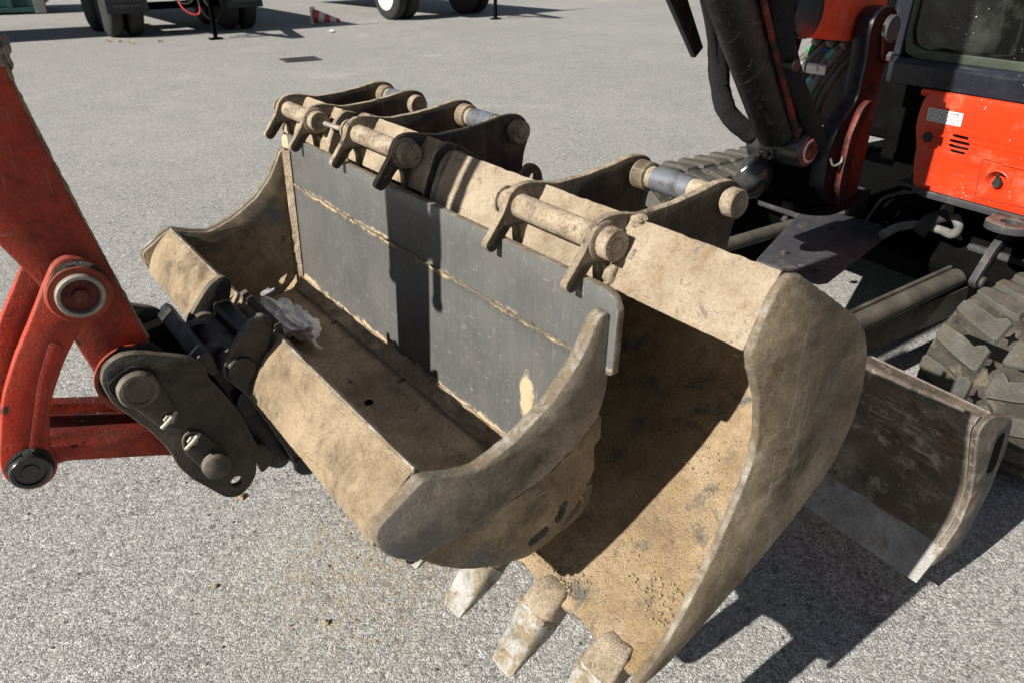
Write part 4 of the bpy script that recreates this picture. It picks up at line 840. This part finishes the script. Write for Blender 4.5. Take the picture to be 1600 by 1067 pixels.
# dozer blade, lifted a hand's breadth off the tarmac
def dadd(name, me, mat, parent=None, **k):
    if isinstance(me, MB): me = me.mesh(name)
    for v in me.vertices: v.co = Vector((-.133, -.052, .118)) + v.co * .928
    return ex.add(name, me, mat, parent, **k)
FACE = [(.10, .092), (.145, .16), (.15, .26), (.115, .36), (.07, .46), (.045, .525), (.06, .548), (.12, .55)]
dz = dadd('dozer_blade', shell([(x, z) for x, z in FACE], .02, .0165, 2.28, 60, -1, .003, 9), ['bladebrown', 'bladebrown'], smooth=True)
dadd('blade_back', MB().prism([(.19, .06), (.205, .45), (.14, .545), (.13, .53), (.185, .44), (.165, .06)], lambda p, t: (p[0], t, p[1]), .02, 2.28), 'bladebrown', dz, bevel=.004)
END = [(.06, .04), (.10, .092), (.145, .16), (.15, .26), (.115, .36), (.07, .46), (.045, .525), (.06, .552), (.10, .56), (.20, .525), (.232, .495), (.262, .40), (.262, .24), (.225, .08), (.19, .045)]
for a, b in ((-.004, .016), (2.2805, 2.30)):
    dadd('blade_end', plate(rounded(END, .016, .012, .001), a, b, bevel=.005), ['bladebrown', 'bladebrown'], dz)
dadd('blade_end_slot_shade', MB().prism(slot((.19, .45), (.205, .35), .022), lambda p, t: (p[0], t, p[1]), -.0052, -.0042), 'dark', dz)  # thin black sheet painting the shade inside a slot
dadd('blade_cutting_edge', MB().prism([(.002, .012), (.008, .006), (.115, .086), (.105, .096)], lambda p, t: (p[0], t, p[1]), -.002, 2.30, seg=60, jit=.002), 'bladeedge', dz, bevel=.002)
dadd('blade_top_edge', MB().tube([(.06, .012, .548), (.06, 2.28, .548)], .016, 12), 'bladebrown', dz, smooth=True)

# ------------------------------------------------------------------ tissue and strip in the ditching bucket
def tissue():
    c = o_ + RZ @ Vector((-.165, 1.095, .70)); bm = bmesh.new(); bmesh.ops.create_icosphere(bm, subdivisions=6, radius=1); mb = MB()
    rt = random.Random(21); folds = []
    for k in range(130):
        d_ = Vector((rt.gauss(0, 1), rt.gauss(0, 1), rt.gauss(0, 1))).normalized(); folds.append((d_, rt.uniform(-.95, .95), rt.choice((-1, 1)) * (.32 if k < 12 else .62), rt.uniform(.12, .5) if k < 12 else rt.uniform(.05, .17)))
    for v in bm.verts:
        q = v.co.copy(); r = 1 + .40 * noise.noise(q * 1.3 + Vector((3, 1, 2)))
        for d_, c_, am, wd in folds:
            x = abs(q.dot(d_) - c_)
            if x < wd: r += am * (wd - x)
        q = q * r; z = q.z * .042; u = q.x * .046; ww_ = q.y * .098
        if ww_ < -.02: z *= .72
        p = RZ @ Vector((u, ww_, z)); mb.v.append(c + p)
        mb.v[-1].z = max(mb.v[-1].z, .664)
    for f in bm.faces: mb.face([v.index for v in f.verts])
    bm.free(); return mb
single('crumpled_tissue', tissue(), 'cloth', 'crumpled white paper tissue lying on the floor of the ditching bucket', 'tissue', smooth=True)
c = o_ + RZ @ Vector((-.158, .975, .668)); s_ = MB(); d1 = RZ @ Vector((.25, -.97, 0)); d2 = Vector((-d1.y, d1.x, 0))
for k in range(7):
    q = c + d1 * (-.035 + k * .0117) + Vector((0, 0, .004 * math.sin(k * .9) + .006)); s_.v += [q - d2 * .006, q + d2 * .006, q + d2 * .006 + Vector((0, 0, .0015)), q - d2 * .006 + Vector((0, 0, .0015))]
for k in range(6):
    for j in range(4): s_.face([k * 4 + j, k * 4 + (j + 1) % 4, k * 4 + 4 + (j + 1) % 4, k * 4 + 4 + j])
s_.face([0, 3, 2, 1]); s_.face([24, 25, 26, 27])
single('plastic_strip', s_, 'zinc', 'short flat grey strip poking out from under the crumpled tissue', 'strip')

# ------------------------------------------------------------------ loose bits on the tarmac
rnd = random.Random(11); sp = []
for i in range(900):
    a = rnd.uniform(-1.3, 1.3); d = 1.0 + 5.5 * rnd.random() ** 1.6; sp.append((a * d * .75, d, .001))
single('pebbles', crumbs(sp, (.0015, .006), 9), 'lug', kind='stuff', label='small loose grit scattered over the asphalt')
sp = [(-.91, 1.92, .004), (-.86, 1.53, .003), (-.51, 1.40, .004), (-.905, 1.935, .003)] + [(rnd.gauss(-.42, .16), rnd.gauss(1.62, .2), .001) for i in range(90)]
cl = crumbs(sp[4:], (.0015, .006), 3); cl2 = join(*[lump(p, (r, r * 1.2, r * .8), i * 9, 2, .5) for i, (p, r) in enumerate(zip(sp[:3], (.013, .0075, .0095)))])
single('soil_clods', join(cl, cl2), 'soil', kind='stuff', label='ochre soil clods dropped on the asphalt below the buckets')
rnd = random.Random(2)
for i, (x, y) in enumerate(((-7.26, 14.2), (-7.0, 14.1), (-6.73, 13.93), (-6.3, 14.15), (-3.59, 15.73))):
    m = MB(); L = rnd.uniform(.07, .11)
    if i == 4: L = .2
    a = rnd.random() * 3
    for k in range(7):
        t = k / 6; ww_ = L * .35 * math.sin(math.pi * min(.97, t + .03)); 
        for s in (-1, 0, 1): m.v.append(Vector((x + math.cos(a) * (t - .5) * L - math.sin(a) * s * ww_, y + math.sin(a) * (t - .5) * L + math.cos(a) * s * ww_, .006 + .02 * abs(s) + .02 * t * t)))
    for k in range(6):
        for s in (0, 1): m.face([k * 3 + s, k * 3 + s + 1, k * 3 + s + 4, k * 3 + s + 3])
    if i < 4:
        single('dry_leaf', m, 'leaf', 'small dry leaf on the asphalt in front of the trailer with mud flaps', 'leaf', group='dry leaves near the trailer')
    else: single('paper_scrap', m, 'conewhite', 'pale scrap of litter on the asphalt just in front of the fallen cone', 'litter')

# ------------------------------------------------------------------ drain cover
dr = Thing('drain_grate', 'dark iron drain grate set flush in the asphalt', 'drain', (Vector((-3.25, 12.0, 0)), rad(30)), (0, 0, 0))
dr.add('grate_frame', plate([rounded([(-.28, -.22), (.28, -.22), (.28, .22), (-.28, .22)], .01, .05), rounded([(-.24, -.18), (.24, -.18), (.24, .18), (-.24, .18)], .01, .05)], .002, .012, axis='z'), ['iron', 'iron'])
dr.add('grate_pit_shade', MB().box((-.24, -.18, .0035), (.24, .18, .0045)), 'dark')  # flat black sheet painting the shade below the bars
for k in range(7):
    dr.add('grate_bar', MB().box((-.225 + k * .068, -.18, .006), (-.195 + k * .068, .18, .011)), 'iron')

# ------------------------------------------------------------------ fallen cone
fc_ = (Vector((-4.02, 17.33, 0)), rad(2))
cn = Thing('traffic_cone', 'red and white striped cone lying on its side in the shade', 'cone', fc_, (0, 0, 0))
ax = Vector((.985, 0, -.17)).normalized(); pts = [0, .12, .24, .36, .48, .56]
rr_ = lambda t: .14 - .2 * t
for k in range(5):
    cn.add('cone_band', MB().lathe(Vector((-.26, 0, .16)) + ax * .0, ax, [(pts[k] + .0002, rr_(pts[k])), (pts[k + 1], rr_(pts[k + 1]))], 20), 'conered' if k % 2 == 0 else 'conewhite', smooth=True)
cn.add('cone_base', plate(rounded([(-.17, -.0), (.17, -.0), (.17, .34), (-.17, .34)], .03, .03), -.30, -.265, axis='u'), ['conewhite', 'conewhite'])

# ------------------------------------------------------------------ trailers, container
def wheel(t, x, y, r=.5, wd=.27, rim=False):
    o = t.add('tyre', MB().lathe((x - wd / 2, y, r), (1, 0, 0), [(0, .30), (.0, r - .09), (.03, r - .02), (.06, r), (wd - .06, r), (wd - .03, r - .02), (wd, r - .09), (wd, .30)], 40), 'tyre', smooth=True)
    if rim:
        t.add('rim', MB().lathe((x - wd / 2 - .004, y, r), (1, 0, 0), [(0, .30), (.02, .29), (.09, .26), (.10, .12), (.05, .11), (.05, .01)], 32), 'conewhite', o, smooth=True)
    else: t.add('rim', MB().lathe((x - wd / 2 + .05, y, r), (1, 0, 0), [(0, .29), (.17, .29)], 24), 'iron', o, smooth=True)
    return o
def trailer(label, org, ang, rim, flaps, drawx):
    t = Thing('flatbed_trailer', label, 'trailer', (Vector((*org, 0)), ang), (0, 0, 0), 'trailers parked across the yard')
    for x in (0, .36, 2.16, 2.52): wheel(t, x, 0, rim=rim and x == 0)
    if flaps:
        for x in (0, .36, 2.16, 2.52): wheel(t, x, 1.3)
    t.add('axle', MB().lathe((.1, 0, .5), (1, 0, 0), [(0, .07), (2.3, .07)], 12), 'dark', smooth=True)
    t.add('trailer_bed', MB().box((-.1, -.7, 1.15), (2.62, 6.0, 1.45)), 'dark', bevel=.02)
    t.add('trailer_frame', MB().box((.8, -.6, .75), (1.72, 5.8, 1.14)), 'dark', bevel=.02)
    t.add('front_board', MB().box((-.1, -.74, 1.2), (2.62, -.701, 2.0)), 'grey')
    if flaps:
        for x in (-.15, 2.02):
            f = t.add('mud_flap', MB().box((x, -.56, .43), (x + .72, -.54, 1.14)), 'flapm', bevel=.004)
            for k in (0, 1):
                tx = MB(); yy = x + .12
                while yy < x + .58:
                    tx.box((yy, -.5635, .53 + k * .10), (yy + .035, -.561, .575 + k * .10)); yy += .05
                t.add('faded_lettering', tx, 'flapp', f)
            for xx in (x + .02, x + .63):
                tx = MB()
                for k in range(4): tx.prism([(xx, .50 + k * .07), (xx + .035, .53 + k * .07), (xx + .07, .50 + k * .07), (xx + .035, .515 + k * .07)], lambda p, q: (p[0], q, p[1]), -.5635, -.561)
                t.add('chevron_mark', tx, 'flapp', f)
    # drawbar, landing leg and hanging hoses
    t.add('drawbar', MB().prism([(drawx - .45, -.7), (drawx - .05, -2.3), (drawx + .05, -2.3), (drawx + .45, -.7), (drawx + .36, -.7), (drawx, -2.1), (drawx - .36, -.7)], lambda p, q: (p[0], p[1], q), .82, .94), 'dark', bevel=.01)
    lg = t.add('landing_leg', MB().box((drawx - .03, -1.63, .03), (drawx + .03, -1.57, .95)), 'dark')
    t.add('leg_foot', MB().box((drawx - .11, -1.68, .004), (drawx + .11, -1.52, .03)), 'dark', lg)
    t.add('leg_crank', MB().tube([(drawx + .03, -1.6, .80), (drawx + .18, -1.6, .80), (drawx + .2, -1.6, .62)], .012, 8), 'iron', lg, smooth=True)
    return t
TA = rad(38)
t1 = trailer('trailer with two black lettered mud flaps and hanging coloured hoses', (-7.51, 14.98), TA, False, True, 1.36)
hr = [('redhose', [(.95, -1.0, 1.05), (.92, -1.3, .62), (1.05, -1.45, .44), (1.2, -1.5, .48), (1.18, -1.5, .9)]), ('tyre', [(.9, -.9, 1.1), (.86, -1.2, .72), (1.0, -1.35, .60), (1.16, -1.4, .70), (1.1, -1.4, 1.05)]),
      ('tyre', [(.98, -.9, 1.1), (.95, -1.2, .80), (1.08, -1.35, .66), (1.22, -1.4, .8), (1.18, -1.4, 1.05)]), ('yellow', [(1.22, -1.4, 1.1), (1.2, -1.45, .9), (1.3, -1.5, .72), (1.33, -1.5, .95)]),
      ('tyre', [(1.2, -1.5, 1.0), (1.2, -1.55, .55), (1.36, -1.6, .33), (1.56, -1.6, .50), (1.6, -1.55, 1.0)]), ('iron', [(1.26, -1.5, 1.0), (1.28, -1.55, .7), (1.35, -1.6, .58), (1.4, -1.6, .9)])]
for mt, P in hr: t1.add('brake_hose', MB().tube(P, .016, 8), mt, smooth=True)
t2 = trailer('trailer with a pale wheel rim, parked farther back beyond the cone', (-2.75, 18.3), rad(44), True, False, 1.75)
t2.add('brake_hose', MB().tube([(1.5, -.9, 1.1), (1.55, -1.2, .62), (1.68, -1.3, .50), (1.75, -1.4, .8)], .02, 8), 'redhose', smooth=True)
gc = Thing('skip_container', 'green steel container at the edge of the yard, only its bottom rail in view', 'container', (Vector((-11.45, 19.75, 0)), rad(25)), (-3, 1.2, 0))
gc.add('container_body', MB().box((-6, .06, .16), (-.05, 2.4, 2.4)), 'green', bevel=.02)
gc.add('bottom_rail', MB().box((-6, 0, .05), (0, .2, .155)), 'green', bevel=.01)
gc.add('corner_post', MB().box((-.22, -.03, .02), (.02, .16, 2.5)), 'grey', bevel=.01)
for k in range(8): gc.add('side_rib', MB().box((-5.8 + k * .72, .0, .16), (-5.7 + k * .72, .058, 2.3)), 'green', bevel=.01)
hc = Thing('shadow_box', 'unseen grey box added beyond the frame to cast the shadow on the tarmac', 'container', (Vector((-9.6, 13.6, 0)), rad(33)), (-1.5, 1.2, 0))  # out of view, added only to throw the shadow at the left
hc.add('box_body', MB().box((-3, 0, .08), (-.3, 2.2, 2.6)), 'grey', bevel=.02)
hc.add('box_feet', MB().box((-2.9, .1, .0), (-.4, 2.1, .079)), 'dark')
